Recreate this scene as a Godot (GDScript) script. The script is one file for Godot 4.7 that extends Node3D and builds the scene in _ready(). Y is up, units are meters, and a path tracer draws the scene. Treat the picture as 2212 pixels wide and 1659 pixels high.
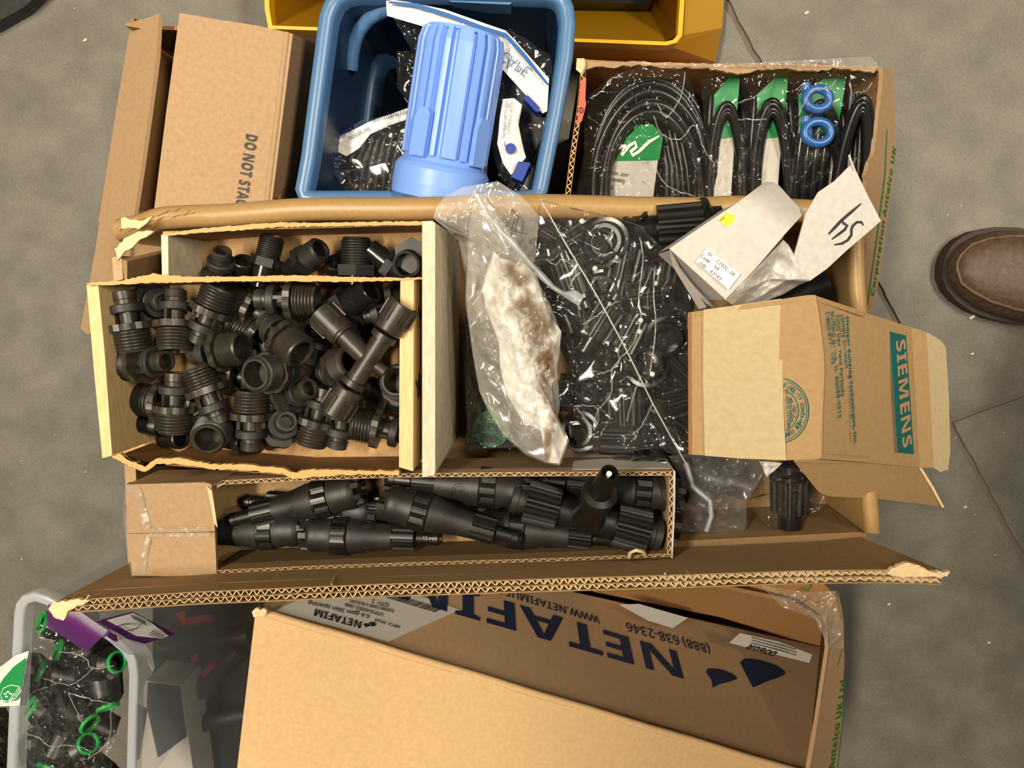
extends Node3D
# A heap of cartons and irrigation fittings on a workshop floor, seen from above.
const F := 1600.0
const H := 0.92
var wx: Vector3
var wy: Vector3
var wz: Vector3
var M := {}
var T := {}
var rng := RandomNumberGenerator.new()

class G:
	var v := PackedVector3Array()
	var n := PackedVector3Array()
	var uv := PackedVector2Array()
	var col := PackedColorArray()
	var ix := PackedInt32Array()
	func tri(a: Vector3, b: Vector3, c: Vector3, na: Vector3, nb: Vector3, nc: Vector3) -> void:
		var k := v.size()
		if (b - a).cross(c - a).dot(na + nb + nc) > 0.0:
			v.append_array([a, c, b]); n.append_array([na, nc, nb])
		else:
			v.append_array([a, b, c]); n.append_array([na, nb, nc])
		ix.append_array([k, k + 1, k + 2])
	func quad(a: Vector3, b: Vector3, c: Vector3, d: Vector3, nn: Vector3) -> void:
		tri(a, b, c, nn, nn, nn); tri(a, c, d, nn, nn, nn)
	# polygon in space, extruded by vec; the face opposite to vec keeps the polygon
	func ext(p0: Array, vec: Vector3) -> void:
		var p := p0.duplicate()
		var N := Vector3.ZERO
		for i in p.size():
			var a: Vector3 = p[i]
			var b: Vector3 = p[(i + 1) % p.size()]
			N += a.cross(b)
		N = N.normalized()
		if N.dot(vec) > 0:
			p.reverse(); N = -N
		var u := (N.cross(Vector3.RIGHT) if absf(N.x) < 0.8 else N.cross(Vector3.UP)).normalized()
		var w := N.cross(u)
		var p2 := PackedVector2Array()
		for q in p: p2.append(Vector2(u.dot(q), w.dot(q)))
		var t := Geometry2D.triangulate_polygon(p2)
		for i in range(0, t.size(), 3):
			tri(p[t[i]], p[t[i + 1]], p[t[i + 2]], N, N, N)
			tri(p[t[i]] + vec, p[t[i + 1]] + vec, p[t[i + 2]] + vec, -N, -N, -N)
		for i in p.size():
			var a: Vector3 = p[i]
			var b: Vector3 = p[(i + 1) % p.size()]
			if a.distance_to(b) > 1e-6:
				var o := (b - a).cross(vec).normalized()
				if o.dot((b - a).cross(N)) < 0: o = -o
				quad(a, b, b + vec, a + vec, o)
	func lathe(pr: Array, seg := 24, xf := Transform3D.IDENTITY, round_ := false) -> void:
		for j in pr.size() - 1:
			var a: Vector2 = pr[j]
			var b: Vector2 = pr[j + 1]
			var e := (b - a).normalized()
			var m0 := Vector2(e.y, -e.x)
			var m1 := m0
			if round_:
				if j > 0:
					var f: Vector2 = (a - pr[j - 1]).normalized()
					m0 = (m0 + Vector2(f.y, -f.x)).normalized()
				if j < pr.size() - 2:
					var f2: Vector2 = (pr[j + 2] - b).normalized()
					m1 = (m1 + Vector2(f2.y, -f2.x)).normalized()
			for i in seg:
				var t0 := TAU * i / seg
				var t1 := TAU * (i + 1) / seg
				var c0 := Vector3(cos(t0), 0, sin(t0))
				var c1 := Vector3(cos(t1), 0, sin(t1))
				var A := xf * (c0 * a.x + Vector3.UP * a.y)
				var B := xf * (c1 * a.x + Vector3.UP * a.y)
				var C := xf * (c1 * b.x + Vector3.UP * b.y)
				var D := xf * (c0 * b.x + Vector3.UP * b.y)
				var nA := xf.basis * (c0 * m0.x + Vector3.UP * m0.y)
				var nB := xf.basis * (c1 * m0.x + Vector3.UP * m0.y)
				var nC := xf.basis * (c1 * m1.x + Vector3.UP * m1.y)
				var nD := xf.basis * (c0 * m1.x + Vector3.UP * m1.y)
				if a.x > 1e-6: tri(A, B, C, nA, nB, nC)
				if b.x > 1e-6: tri(A, C, D, nA, nC, nD)
	# polar section r(theta) (list of radii) pulled from y0 to y1, k0 and k1 scale the ends
	func polar(rs: Array, y0: float, y1: float, xf := Transform3D.IDENTITY, k0 := 1.0, k1 := 1.0) -> void:
		var s := rs.size()
		for i in s:
			var t0 := TAU * i / s
			var t1 := TAU * (i + 1) / s
			var a := Vector3(cos(t0), 0, sin(t0)) * float(rs[i])
			var b := Vector3(cos(t1), 0, sin(t1)) * float(rs[(i + 1) % s])
			var A := xf * (a * k0 + Vector3.UP * y0)
			var B := xf * (b * k0 + Vector3.UP * y0)
			var C := xf * (b * k1 + Vector3.UP * y1)
			var D := xf * (a * k1 + Vector3.UP * y1)
			var o := (B - A).cross(D - A).normalized()
			if o.dot(xf.basis * (a + b)) < 0: o = -o
			quad(A, B, C, D, o)
			var U := xf.basis * Vector3.UP
			tri(C, D, xf * (Vector3.UP * y1), U, U, U)
			tri(A, B, xf * (Vector3.UP * y0), -U, -U, -U)
	func box(s: Vector3, xf := Transform3D.IDENTITY) -> void:
		var h := s / 2
		ext([xf * Vector3(-h.x, h.y, -h.z), xf * Vector3(h.x, h.y, -h.z), xf * Vector3(h.x, h.y, h.z), xf * Vector3(-h.x, h.y, h.z)], xf.basis * Vector3(0, -s.y, 0))
	func sweep(p: Array, r: float, seg := 8, closed := false, flat := 1.0) -> void:
		var c := p.size()
		var fr := []
		for i in c:
			var a: Vector3 = p[(i - 1 + c) % c] if closed or i > 0 else p[i]
			var b: Vector3 = p[(i + 1) % c] if closed or i < c - 1 else p[i]
			var d := (b - a).normalized()
			var s := d.cross(Vector3.UP)
			s = (s if s.length() > 0.05 else d.cross(Vector3.FORWARD)).normalized()
			fr.append([s, s.cross(d)])
		for i in (c if closed else c - 1):
			var k := (i + 1) % c
			for j in seg:
				var q := []
				for e in [[i, j], [i, j + 1], [k, j + 1], [k, j]]:
					var th := TAU * float(e[1]) / seg
					var nn: Vector3 = fr[e[0]][0] * cos(th) + fr[e[0]][1] * sin(th) * flat
					q.append(p[e[0]] + nn * r); q.append(nn.normalized())
				tri(q[0], q[2], q[4], q[1], q[3], q[5]); tri(q[0], q[4], q[6], q[1], q[5], q[7])
		if not closed:
			for e in [0, c - 1]:
				var o: Vector3 = (p[0] - p[1]).normalized() if e == 0 else (p[c - 1] - p[c - 2]).normalized()
				for j in seg:
					var t0 := TAU * j / seg
					var t1 := TAU * (j + 1) / seg
					tri(p[e], p[e] + (fr[e][0] * cos(t0) + fr[e][1] * sin(t0) * flat) * r, p[e] + (fr[e][0] * cos(t1) + fr[e][1] * sin(t1) * flat) * r, o, o, o)
	# a surface of nu x nv cells from points p[j][i], smooth
	func surf(p: Array, closed := false, cols: Array = []) -> void:
		var nv := p.size()
		var nu: int = p[0].size()
		var base := v.size()
		var nn := []
		for j in nv:
			for i in nu:
				var i0 := (i - 1 + nu) % nu if closed else maxi(i - 1, 0)
				var i1 := (i + 1) % nu if closed else mini(i + 1, nu - 1)
				var du: Vector3 = p[j][i1] - p[j][i0]
				var dv: Vector3 = p[mini(j + 1, nv - 1)][i] - p[maxi(j - 1, 0)][i]
				var k := du.cross(dv)
				nn.append(k.normalized() if k.length() > 1e-14 else Vector3.UP)
		for j in nv:
			for i in nu:
				v.append(p[j][i]); n.append(nn[j * nu + i])
				if cols.size(): col.append(cols[j][i])
		for j in nv - 1:
			for i in (nu if closed else nu - 1):
				var a := base + j * nu + i
				var b := base + j * nu + (i + 1) % nu
				var c := a + nu
				var d := b + nu
				for t in [[a, b, d], [a, d, c]]:
					var x: Vector3 = v[t[0]]
					var y: Vector3 = v[t[1]]
					var z: Vector3 = v[t[2]]
					if (y - x).cross(z - x).dot(n[t[0]] + n[t[1]] + n[t[2]]) > 0: ix.append_array([t[0], t[2], t[1]])
					else: ix.append_array(t)
	func mesh() -> ArrayMesh:
		var a := []
		a.resize(Mesh.ARRAY_MAX)
		a[Mesh.ARRAY_VERTEX] = v; a[Mesh.ARRAY_NORMAL] = n; a[Mesh.ARRAY_INDEX] = ix
		if col.size() == v.size() and col.size() > 0: a[Mesh.ARRAY_COLOR] = col
		var m := ArrayMesh.new()
		m.add_surface_from_arrays(Mesh.PRIMITIVE_TRIANGLES, a)
		return m

# ---- from a pixel of the photograph and a height to a place in the room
func ray(px: float, py: float) -> Vector3:
	var d := Vector3((px - 1106.0) / F, -(py - 829.5) / F, -1.0)
	return Vector3(wx.dot(d), wy.dot(d), wz.dot(d))
func P(px: float, py: float, h: float) -> Vector3:
	var r := ray(px, py)
	return Vector3(0, H, 0) + r * ((h - H) / r.y)
func W(a: Array, h := -1.0) -> Array:
	var o := []
	for q in a: o.append(P(q[0], q[1], q[2] if h < 0 else h))
	return o
func on(pl: Plane, px: float, py: float) -> Vector3:
	var r := ray(px, py)
	return Vector3(0, H, 0) + r * ((pl.d - pl.normal.y * H) / pl.normal.dot(r))
func plane(a: Array) -> Plane:
	var p := W(a)
	var N: Vector3 = (p[1] - p[0]).cross(p[2] - p[0]).normalized()
	if N.y < 0: N = -N
	return Plane(N, N.dot(p[0]))
# points between the given ones, shaken: a torn edge
func torn(a: Array, step := 9.0, amp := 2.0) -> Array:
	var o := []
	for i in a.size() - 1:
		var p := Vector2(a[i][0], a[i][1])
		var q := Vector2(a[i + 1][0], a[i + 1][1])
		var k := maxi(1, int(p.distance_to(q) / step))
		for j in k:
			var w := p.lerp(q, float(j) / k)
			o.append([w.x + rng.randf_range(-amp, amp) * 0.5, w.y + rng.randf_range(-amp, amp)])
	o.append([a[-1][0], a[-1][1]])
	return o
func rev(a: Array) -> Array:
	var b := a.duplicate()
	b.reverse()
	return b

# ---- nodes
func th(called: String, label: String, cat: String, base: Vector3, group := "") -> Node3D:
	var o := Node3D.new()
	o.name = called
	o.position = base
	add_child(o, true)
	return tag(o, label, cat, group)
func tag(o: Node3D, label: String, cat: String, group := "") -> Node3D:
	o.set_meta("label", label); o.set_meta("category", cat)
	if group: o.set_meta("group", group)
	return o
func put(o: Node3D, called: String, parent: Node3D, label := "") -> void:
	o.name = called
	if parent != self and parent.get_parent() == self and not parent is MeshInstance3D: o.transform = parent.transform.affine_inverse() * o.transform
	if label: o.set_meta("label", label)
	parent.add_child(o, true)
func part(called: String, g: G, m: Material, parent: Node3D, label := "") -> MeshInstance3D:
	var o := MeshInstance3D.new()
	o.mesh = g.mesh()
	o.material_override = m
	put(o, called, parent, label)
	return o
func lp(called: String, me: Mesh, m: Material, parent: Node3D) -> MeshInstance3D:
	var o := MeshInstance3D.new()
	o.mesh = me
	o.material_override = m
	o.name = called
	parent.add_child(o, true)
	return o
func struct(called: String, g: G, m: Material) -> MeshInstance3D:
	var o := part(called, g, m, self)
	o.set_meta("kind", "structure")
	return o
# a sheet of card: px polygon with heights, given thickness, pushed down along its own normal
func sheet(called: String, pts: Array, t: float, m: Material, parent: Node3D, label := "") -> MeshInstance3D:
	var p := W(pts)
	var N := Vector3.ZERO
	for i in p.size(): N += (p[i] as Vector3).cross(p[(i + 1) % p.size()])
	N = N.normalized()
	if N.y > 0: N = -N
	var g := G.new()
	g.ext(p, N * t)
	return part(called, g, m, parent, label)
# an upright wall or block: top outline in px at height h, down to height b
func wall(called: String, pts: Array, h: float, b: float, m: Material, parent: Node3D, label := "") -> MeshInstance3D:
	var g := G.new()
	g.ext(W(pts, h), Vector3(0, b - h, 0))
	return part(called, g, m, parent, label)
func txt(parent: Node3D, s: String, pl: Plane, a: Array, b: Array, m: Material, ys := 1.0, flip := false, font := "Droid Sans", bold := 400, lift := 0.0004) -> void:
	var A := on(pl, a[0], a[1])
	var B := on(pl, b[0], b[1])
	var N := pl.normal
	if (Vector3(0, H, 0) - A).dot(N) < 0: N = -N
	A += N * lift; B += N * lift
	var f := SystemFont.new()
	f.font_names = PackedStringArray([font])
	f.font_weight = bold
	var t := TextMesh.new()
	t.text = s; t.font = f; t.font_size = 48; t.pixel_size = 0.01; t.depth = 0.01; t.curve_step = 2.0
	t.vertical_alignment = VERTICAL_ALIGNMENT_CENTER
	t.horizontal_alignment = HORIZONTAL_ALIGNMENT_CENTER
	var k := A.distance_to(B) / maxf(t.get_aabb().size.x, 0.01)
	var X := (B - A).normalized()
	var Y := N.cross(X)
	if flip: Y = -Y
	var o := MeshInstance3D.new()
	o.mesh = t
	o.material_override = m
	o.transform = Transform3D(Basis(X * k, Y * k * ys, (-N if flip else N) * 0.02), (A + B) / 2)
	put(o, "lettering", parent)
func flat(called: String, pl: Plane, pts: Array, m: Material, parent: Node3D, lift := 0.0004, t := 0.0003, label := "") -> MeshInstance3D:
	var p := []
	var N := pl.normal
	if (Vector3(0, H, 0) - on(pl, pts[0][0], pts[0][1])).dot(N) < 0: N = -N
	for q in pts: p.append(on(pl, q[0], q[1]) + N * lift)
	var g := G.new()
	g.ext(p, -N * t)
	return part(called, g, m, parent, label)
func stroke_g(g: G, pl: Plane, pts: Array, w: float, lift := 0.0006) -> void:
	var l := []
	var r := []
	for i in pts.size():
		var p := Vector2(pts[i][0], pts[i][1])
		var a := Vector2(pts[maxi(i - 1, 0)][0], pts[maxi(i - 1, 0)][1])
		var b := Vector2(pts[mini(i + 1, pts.size() - 1)][0], pts[mini(i + 1, pts.size() - 1)][1])
		var d := (b - a).normalized().orthogonal() * w * (0.5 if i > 0 and i < pts.size() - 1 else 0.25)
		l.append(on(pl, p.x + d.x, p.y + d.y)); r.append(on(pl, p.x - d.x, p.y - d.y))
	var N := pl.normal if pl.normal.y > 0 else -pl.normal
	for i in l.size() - 1:
		g.ext([l[i] + N * lift, l[i + 1] + N * lift, r[i + 1] + N * lift, r[i] + N * lift], -N * 0.0004)
# the cut edge of corrugated board: liners run the full depth, the flutes show at the cut
func board(called: String, p: Array, side: Vector3, down: Vector3, t: float, layers: int, m: Material, parent: Node3D, pitch := 0.007, closed_at := 0.02, label := "") -> MeshInstance3D:
	var g := G.new()
	var lt := t * 0.10 if layers > 1 else t * 0.16
	for k in layers + 1:
		var o: Vector3 = side * (t - lt) * k / layers
		for i in p.size() - 1:
			g.ext([p[i] + o, p[i + 1] + o, p[i + 1] + o + side * lt, p[i] + o + side * lt], down)
	var fill: Vector3 = down.normalized() * closed_at
	for i in p.size() - 1:
		g.ext([p[i] + fill, p[i + 1] + fill, p[i + 1] + fill + side * t, p[i] + fill + side * t], down - fill)
	var w := part(called, g, m, parent, label)
	var e := G.new()
	for k in layers:
		var pts := []
		for i in p.size() - 1:
			var a: Vector3 = p[i]
			var b: Vector3 = p[i + 1]
			var c := maxi(2, int(a.distance_to(b) / pitch) * 8)
			for j in c:
				var q := a.lerp(b, float(j) / c)
				var ph := TAU * a.distance_to(q) / pitch + k * 1.7 + i
				pts.append(q + side * ((t - lt) * (k + 0.5 + 0.36 * sin(ph)) / layers + lt * 0.5))
		for i in pts.size() - 1:
			var d: Vector3 = (pts[i + 1] - pts[i]).cross(down).normalized() * lt * 0.42
			e.ext([pts[i] - d, pts[i + 1] - d, pts[i + 1] + d, pts[i] + d], fill)
	part("fluted_edge", e, M.flute, w)
	return w
# crumpled film or cloth: px outline with heights, domed in the middle
func film(called: String, o: Array, m: Material, parent: Node3D, dome: float, amp: float, fr: float, sd: int, bottom := true, stain = null, step := 6.0, label := "") -> MeshInstance3D:
	var no := FastNoiseLite.new()
	no.seed = sd; no.frequency = fr; no.fractal_type = FastNoiseLite.FRACTAL_RIDGED; no.fractal_octaves = 3
	var n2 := FastNoiseLite.new()
	n2.seed = sd + 7; n2.frequency = fr * 2.6; n2.fractal_type = FastNoiseLite.FRACTAL_RIDGED; n2.fractal_octaves = 2
	var ring := []
	for i in o.size():
		var a := Vector3(o[i][0], o[i][1], o[i][2])
		var b := Vector3(o[(i + 1) % o.size()][0], o[(i + 1) % o.size()][1], o[(i + 1) % o.size()][2])
		var k := maxi(1, int(Vector2(a.x - b.x, a.y - b.y).length() / step))
		for j in k: ring.append(a.lerp(b, float(j) / k))
	var c := Vector3.ZERO
	for q in ring: c += q / ring.size()
	var rows := []
	var cols := []
	var K := 44
	for j in K + 1:
		var s := float(j) / K
		var row := []
		var cr := []
		for q in ring:
			var a: Vector3 = c.lerp(q, s)
			var w := P(a.x, a.y, a.z)
			var e := 1.0 - s * s * s * s
			var lift := dome * (1.0 - s * s) + amp * (no.get_noise_2d(w.x * 1000, w.z * 1000) + 0.30 * n2.get_noise_2d(w.x * 1000, w.z * 1000)) * (0.25 + 0.75 * e)
			row.append(P(a.x, a.y, a.z + lift))
			if stain != null: cr.append(stain.call(a.x, a.y))
		rows.append(row); cols.append(cr)
	if bottom:
		for f in [0.97, 0.6, 0.05]:
			var row := []
			for q in ring:
				var a: Vector3 = c.lerp(q, f)
				var w := P(a.x, a.y, a.z)
				row.append(w + Vector3(0, -0.004, 0))
			rows.append(row)
			if stain != null: cols.append(cols[K])
	var g := G.new()
	g.surf(rows, true, cols if stain != null else [])
	return part(called, g, m, parent, label)
func noise_tex(fr: float, c0: Color, c1: Color, oct := 4, size := 512, type := FastNoiseLite.TYPE_SIMPLEX_SMOOTH, sd := 1, mid := -1.0) -> NoiseTexture2D:
	var t := NoiseTexture2D.new()
	var no := FastNoiseLite.new()
	no.noise_type = type; no.frequency = fr; no.fractal_octaves = oct; no.seed = sd
	t.noise = no; t.width = size; t.height = size; t.seamless = true
	var gr := Gradient.new()
	gr.set_color(0, c0); gr.set_color(1, c1)
	if mid >= 0.0: gr.set_offset(0, mid)
	t.color_ramp = gr
	return t
func mat(called: String, c: Color, rough: float, tex: Texture2D = null, sc := 8.0, bump: Texture2D = null, bs := 0.0, world_ := false) -> StandardMaterial3D:
	var m := StandardMaterial3D.new()
	m.resource_name = called
	m.albedo_color = c; m.roughness = rough
	if tex or bump:
		m.uv1_triplanar = true; m.uv1_world_triplanar = world_; m.uv1_scale = Vector3.ONE * sc
	if tex: m.albedo_texture = tex
	if bump:
		m.heightmap_enabled = true; m.heightmap_texture = bump; m.heightmap_scale = bs
	M[called] = m
	return m
func clear(called: String, c: Color, a: float, rough: float) -> StandardMaterial3D:
	var m := mat(called, Color(c, a), rough)
	m.transparency = BaseMaterial3D.TRANSPARENCY_ALPHA
	m.metallic_specular = 0.7
	m.cull_mode = BaseMaterial3D.CULL_DISABLED
	return m
func _ready() -> void:
	rng.seed = 7
	# ---- camera: straight down, a little off plumb
	wy = -Vector3(68.0 / F, 189.5 / F, -1.0).normalized()
	wx = (Vector3.RIGHT - wy * wy.x).normalized()
	wz = wx.cross(wy)
	var cam := Camera3D.new()
	cam.name = "camera"
	cam.transform = Transform3D(Basis(Vector3(wx.x, wy.x, wz.x), Vector3(wx.y, wy.y, wz.y), Vector3(wx.z, wy.z, wz.z)), Vector3(0, H, 0))
	cam.fov = rad_to_deg(2.0 * atan(829.5 / F))
	cam.near = 0.02
	add_child(cam)
	# ---- air and exposure
	var we := WorldEnvironment.new()
	we.name = "environment"
	var e := Environment.new()
	e.background_mode = Environment.BG_COLOR
	e.background_color = Color(0.1, 0.1, 0.1)
	e.tonemap_mode = Environment.TONE_MAPPER_LINEAR
	e.tonemap_exposure = 1.5
	e.sdfgi_enabled = true; e.ssao_enabled = true; e.ssil_enabled = true
	we.environment = e
	add_child(we)
	materials()
	# ---- ceiling lights
	ceiling_light("long ceiling light panel above the cartons on the left", Vector3(-1.0, 2.8, -0.2), Vector2(0.25, 1.2), 7.0)
	ceiling_light("long ceiling light panel over the clear floor on the right", Vector3(1.25, 2.8, -0.3), Vector2(0.25, 1.2), 6.0)
	setting()
	cartons()
	tray()
	long_box()
	tote()
	tubing_carton()
	bag_heap()
	pale_box()
	printed_box()
	lower_cartons()
	clear_bin()
	boot()

func ceiling_light(label: String, at: Vector3, s: Vector2, e: float) -> void:
	var t := th("ceiling_light", label, "light", at)
	var g := G.new()
	g.box(Vector3(s.x + 0.06, 0.05, s.y + 0.06), Transform3D(Basis(), at + Vector3(0, 0.065, 0)))
	part("housing", g, M.white_paint, t)
	var g2 := G.new()
	g2.box(Vector3(s.x, 0.02, s.y), Transform3D(Basis(), at + Vector3(0, 0.03, 0)))
	part("diffuser", g2, M.glow, t)
	var l := AreaLight3D.new()
	l.name = "lamp"
	l.area_size = s
	l.area_normalize_energy = true
	l.light_color = Color(1.0, 0.95, 0.855)
	l.light_energy = e
	l.area_range = 12.0
	l.shadow_enabled = true
	l.rotation.x = -PI / 2
	l.position = Vector3(0, 0.015, 0)
	t.add_child(l)

func materials() -> void:
	var white := Color.WHITE
	T.card = noise_tex(0.05, Color(0.90, 0.89, 0.87), white, 5, 512, FastNoiseLite.TYPE_SIMPLEX_SMOOTH, 3)
	T.fine = noise_tex(0.15, Color(0.8, 0.8, 0.8), white, 3, 512, FastNoiseLite.TYPE_SIMPLEX, 5)
	T.conc = noise_tex(0.010, Color(0.80, 0.795, 0.78), white, 8, 1024, FastNoiseLite.TYPE_SIMPLEX_SMOOTH, 11)
	T.speck = noise_tex(0.35, Color(0.86, 0.86, 0.86), white, 2, 512, FastNoiseLite.TYPE_SIMPLEX, 12)
	T.dust = noise_tex(0.012, Color(0.55, 0.54, 0.53), Color(1, 0.96, 0.88), 4, 512, FastNoiseLite.TYPE_SIMPLEX_SMOOTH, 21)
	T.grain = noise_tex(0.03, Color(0.86, 0.84, 0.80), white, 4, 512, FastNoiseLite.TYPE_SIMPLEX_SMOOTH, 31)
	T.leather = noise_tex(0.03, Color(0.55, 0.5, 0.48), white, 5, 512, FastNoiseLite.TYPE_SIMPLEX_SMOOTH, 41)
	kraft("kraft", Color(0.67, 0.55, 0.415))
	kraft("kraft_gold", Color(0.68, 0.55, 0.36))
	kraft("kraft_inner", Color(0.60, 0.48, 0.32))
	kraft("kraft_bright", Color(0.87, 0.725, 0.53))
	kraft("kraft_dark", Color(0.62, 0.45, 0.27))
	kraft("kraft_siemens", Color(0.71, 0.58, 0.41))
	kraft("paper_tape", Color(0.80, 0.72, 0.565))
	kraft("hardboard", Color(0.55, 0.38, 0.20))
	kraft("torn", Color(0.83, 0.66, 0.42), 30.0)
	kraft("tan", Color(0.78, 0.62, 0.42))
	kraft("whiteboard", Color(0.80, 0.785, 0.775))
	kraft("flute", Color(0.90, 0.79, 0.62))
	M.kraft_gold.roughness = 0.42
	mat("wood", Color(0.91, 0.79, 0.575), 0.6, T.grain, 12.0).uv1_scale = Vector3(30, 30, 3)
	mat("wood_white", Color(0.85, 0.81, 0.72), 0.6, T.grain, 12.0).uv1_scale = Vector3(25, 6, 6)
	mat("concrete", Color(0.49, 0.475, 0.44), 0.55, T.conc, 1.4, T.speck, 0.02, true)
	M.concrete.detail_enabled = true
	M.concrete.detail_blend_mode = BaseMaterial3D.BLEND_MODE_MUL
	M.concrete.detail_albedo = T.speck
	M.concrete.uv2_triplanar = true
	M.concrete.uv2_world_triplanar = true
	M.concrete.uv2_scale = Vector3.ONE * 6.0
	mat("stain", Color(0.42, 0.395, 0.355), 0.6)
	mat("joint", Color(0.40, 0.36, 0.33), 0.95)
	mat("wall_paint", Color(0.45, 0.44, 0.42), 0.9)
	mat("white_paint", Color(0.85, 0.85, 0.85), 0.5)
	mat("glow", Color(0.9, 0.9, 0.9), 0.6)
	M.glow.emission_enabled = true
	M.glow.emission = Color(1.0, 0.92, 0.8)
	M.glow.emission_energy_multiplier = 1.0
	mat("black_dusty", Color(0.255, 0.238, 0.215), 0.42, T.dust, 14.0)
	mat("black_ring", Color(0.185, 0.187, 0.20), 0.55, T.dust, 14.0)
	mat("black", Color(0.105, 0.104, 0.103), 0.38, T.dust, 9.0)
	mat("black_matt", Color(0.155, 0.152, 0.148), 0.5, T.dust, 9.0)
	mat("black_gloss", Color(0.09, 0.09, 0.09), 0.22)
	mat("hose", Color(0.075, 0.075, 0.077), 0.32)
	mat("white", Color(0.88, 0.88, 0.87), 0.5)
	mat("ink", Color(0.13, 0.12, 0.13), 0.6)
	mat("ink_blue", Color(0.10, 0.13, 0.24), 0.6)
	mat("ink_navy", Color(0.16, 0.22, 0.48), 0.6)
	mat("ink_teal", Color(0.04, 0.38, 0.38), 0.6)
	mat("ink_green", Color(0.16, 0.40, 0.17), 0.6)
	mat("kraft_print", Color(0.70, 0.55, 0.38), 0.7)
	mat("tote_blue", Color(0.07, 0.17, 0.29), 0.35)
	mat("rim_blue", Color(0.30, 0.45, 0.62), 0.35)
	mat("filter_blue", Color(0.46, 0.62, 0.93), 0.42)
	mat("yellow", Color(0.90, 0.66, 0.05), 0.35)
	mat("seal_green", Color(0.04, 0.30, 0.18), 0.5)
	mat("green", Color(0.05, 0.50, 0.25), 0.45)
	mat("green_ring", Color(0.13, 0.62, 0.28), 0.4)
	mat("clip_blue", Color(0.16, 0.36, 0.62), 0.3)
	mat("royal", Color(0.04, 0.18, 0.55), 0.35)
	mat("sticker_red", Color(0.95, 0.33, 0.22), 0.5)
	mat("sticker_yellow", Color(0.90, 0.98, 0.02), 0.5)
	mat("purple", Color(0.33, 0.13, 0.38), 0.4)
	mat("red", Color(0.80, 0.15, 0.15), 0.4)
	mat("grey_label", Color(0.72, 0.70, 0.67), 0.6)
	mat("dark_grey", Color(0.215, 0.24, 0.27), 0.6)
	mat("leather", Color(0.40, 0.315, 0.25), 0.55, T.leather, 9.0, T.fine, 0.03)
	mat("sole", Color(0.20, 0.15, 0.12), 0.7)
	mat("denim", Color(0.15, 0.17, 0.22), 0.9)
	mat("skin", Color(0.75, 0.56, 0.46), 0.6)
	mat("chip", Color(0.82, 0.78, 0.70), 0.7)
	clear("clear_film", Color(0.9, 0.9, 0.9), 0.008, 0.10)
	clear("fold_film", Color(0.92, 0.92, 0.92), 0.11, 0.12)
	clear("milky_film", Color(0.92, 0.91, 0.88), 0.26, 0.16)
	clear("tape_film", Color(0.9, 0.88, 0.84), 0.12, 0.15)
	clear("grey_film", Color(0.6, 0.6, 0.61), 0.14, 0.14)
	clear("bin_clear", Color(0.72, 0.78, 0.84), 0.035, 0.2)
	clear("rim_clear", Color(0.86, 0.88, 0.92), 0.42, 0.25)
	clear("milky_clear", Color(0.92, 0.91, 0.88), 0.14, 0.14)
	mat("whitecard", Color(0.80, 0.785, 0.775), 0.75)
	T.crease = noise_tex(0.012, Color.BLACK, white, 1, 512, FastNoiseLite.TYPE_SIMPLEX, 77)
	T.crease.noise.fractal_type = FastNoiseLite.FRACTAL_RIDGED
	for k in ["clear_film", "milky_film", "milky_clear", "grey_film", "tape_film"]:
		M[k].uv1_triplanar = true
		M[k].uv1_scale = Vector3.ONE * 3.5
		M[k].heightmap_enabled = true
		M[k].heightmap_texture = T.crease
		M[k].heightmap_scale = 0.5
	mat("white_film", Color(0.90, 0.885, 0.86), 0.25)
	M.white_film.vertex_color_use_as_albedo = true

func kraft(called: String, c: Color, sc := 7.0) -> void:
	mat(called, c, 0.75, T.card, sc, T.fine, 0.012)

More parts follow.
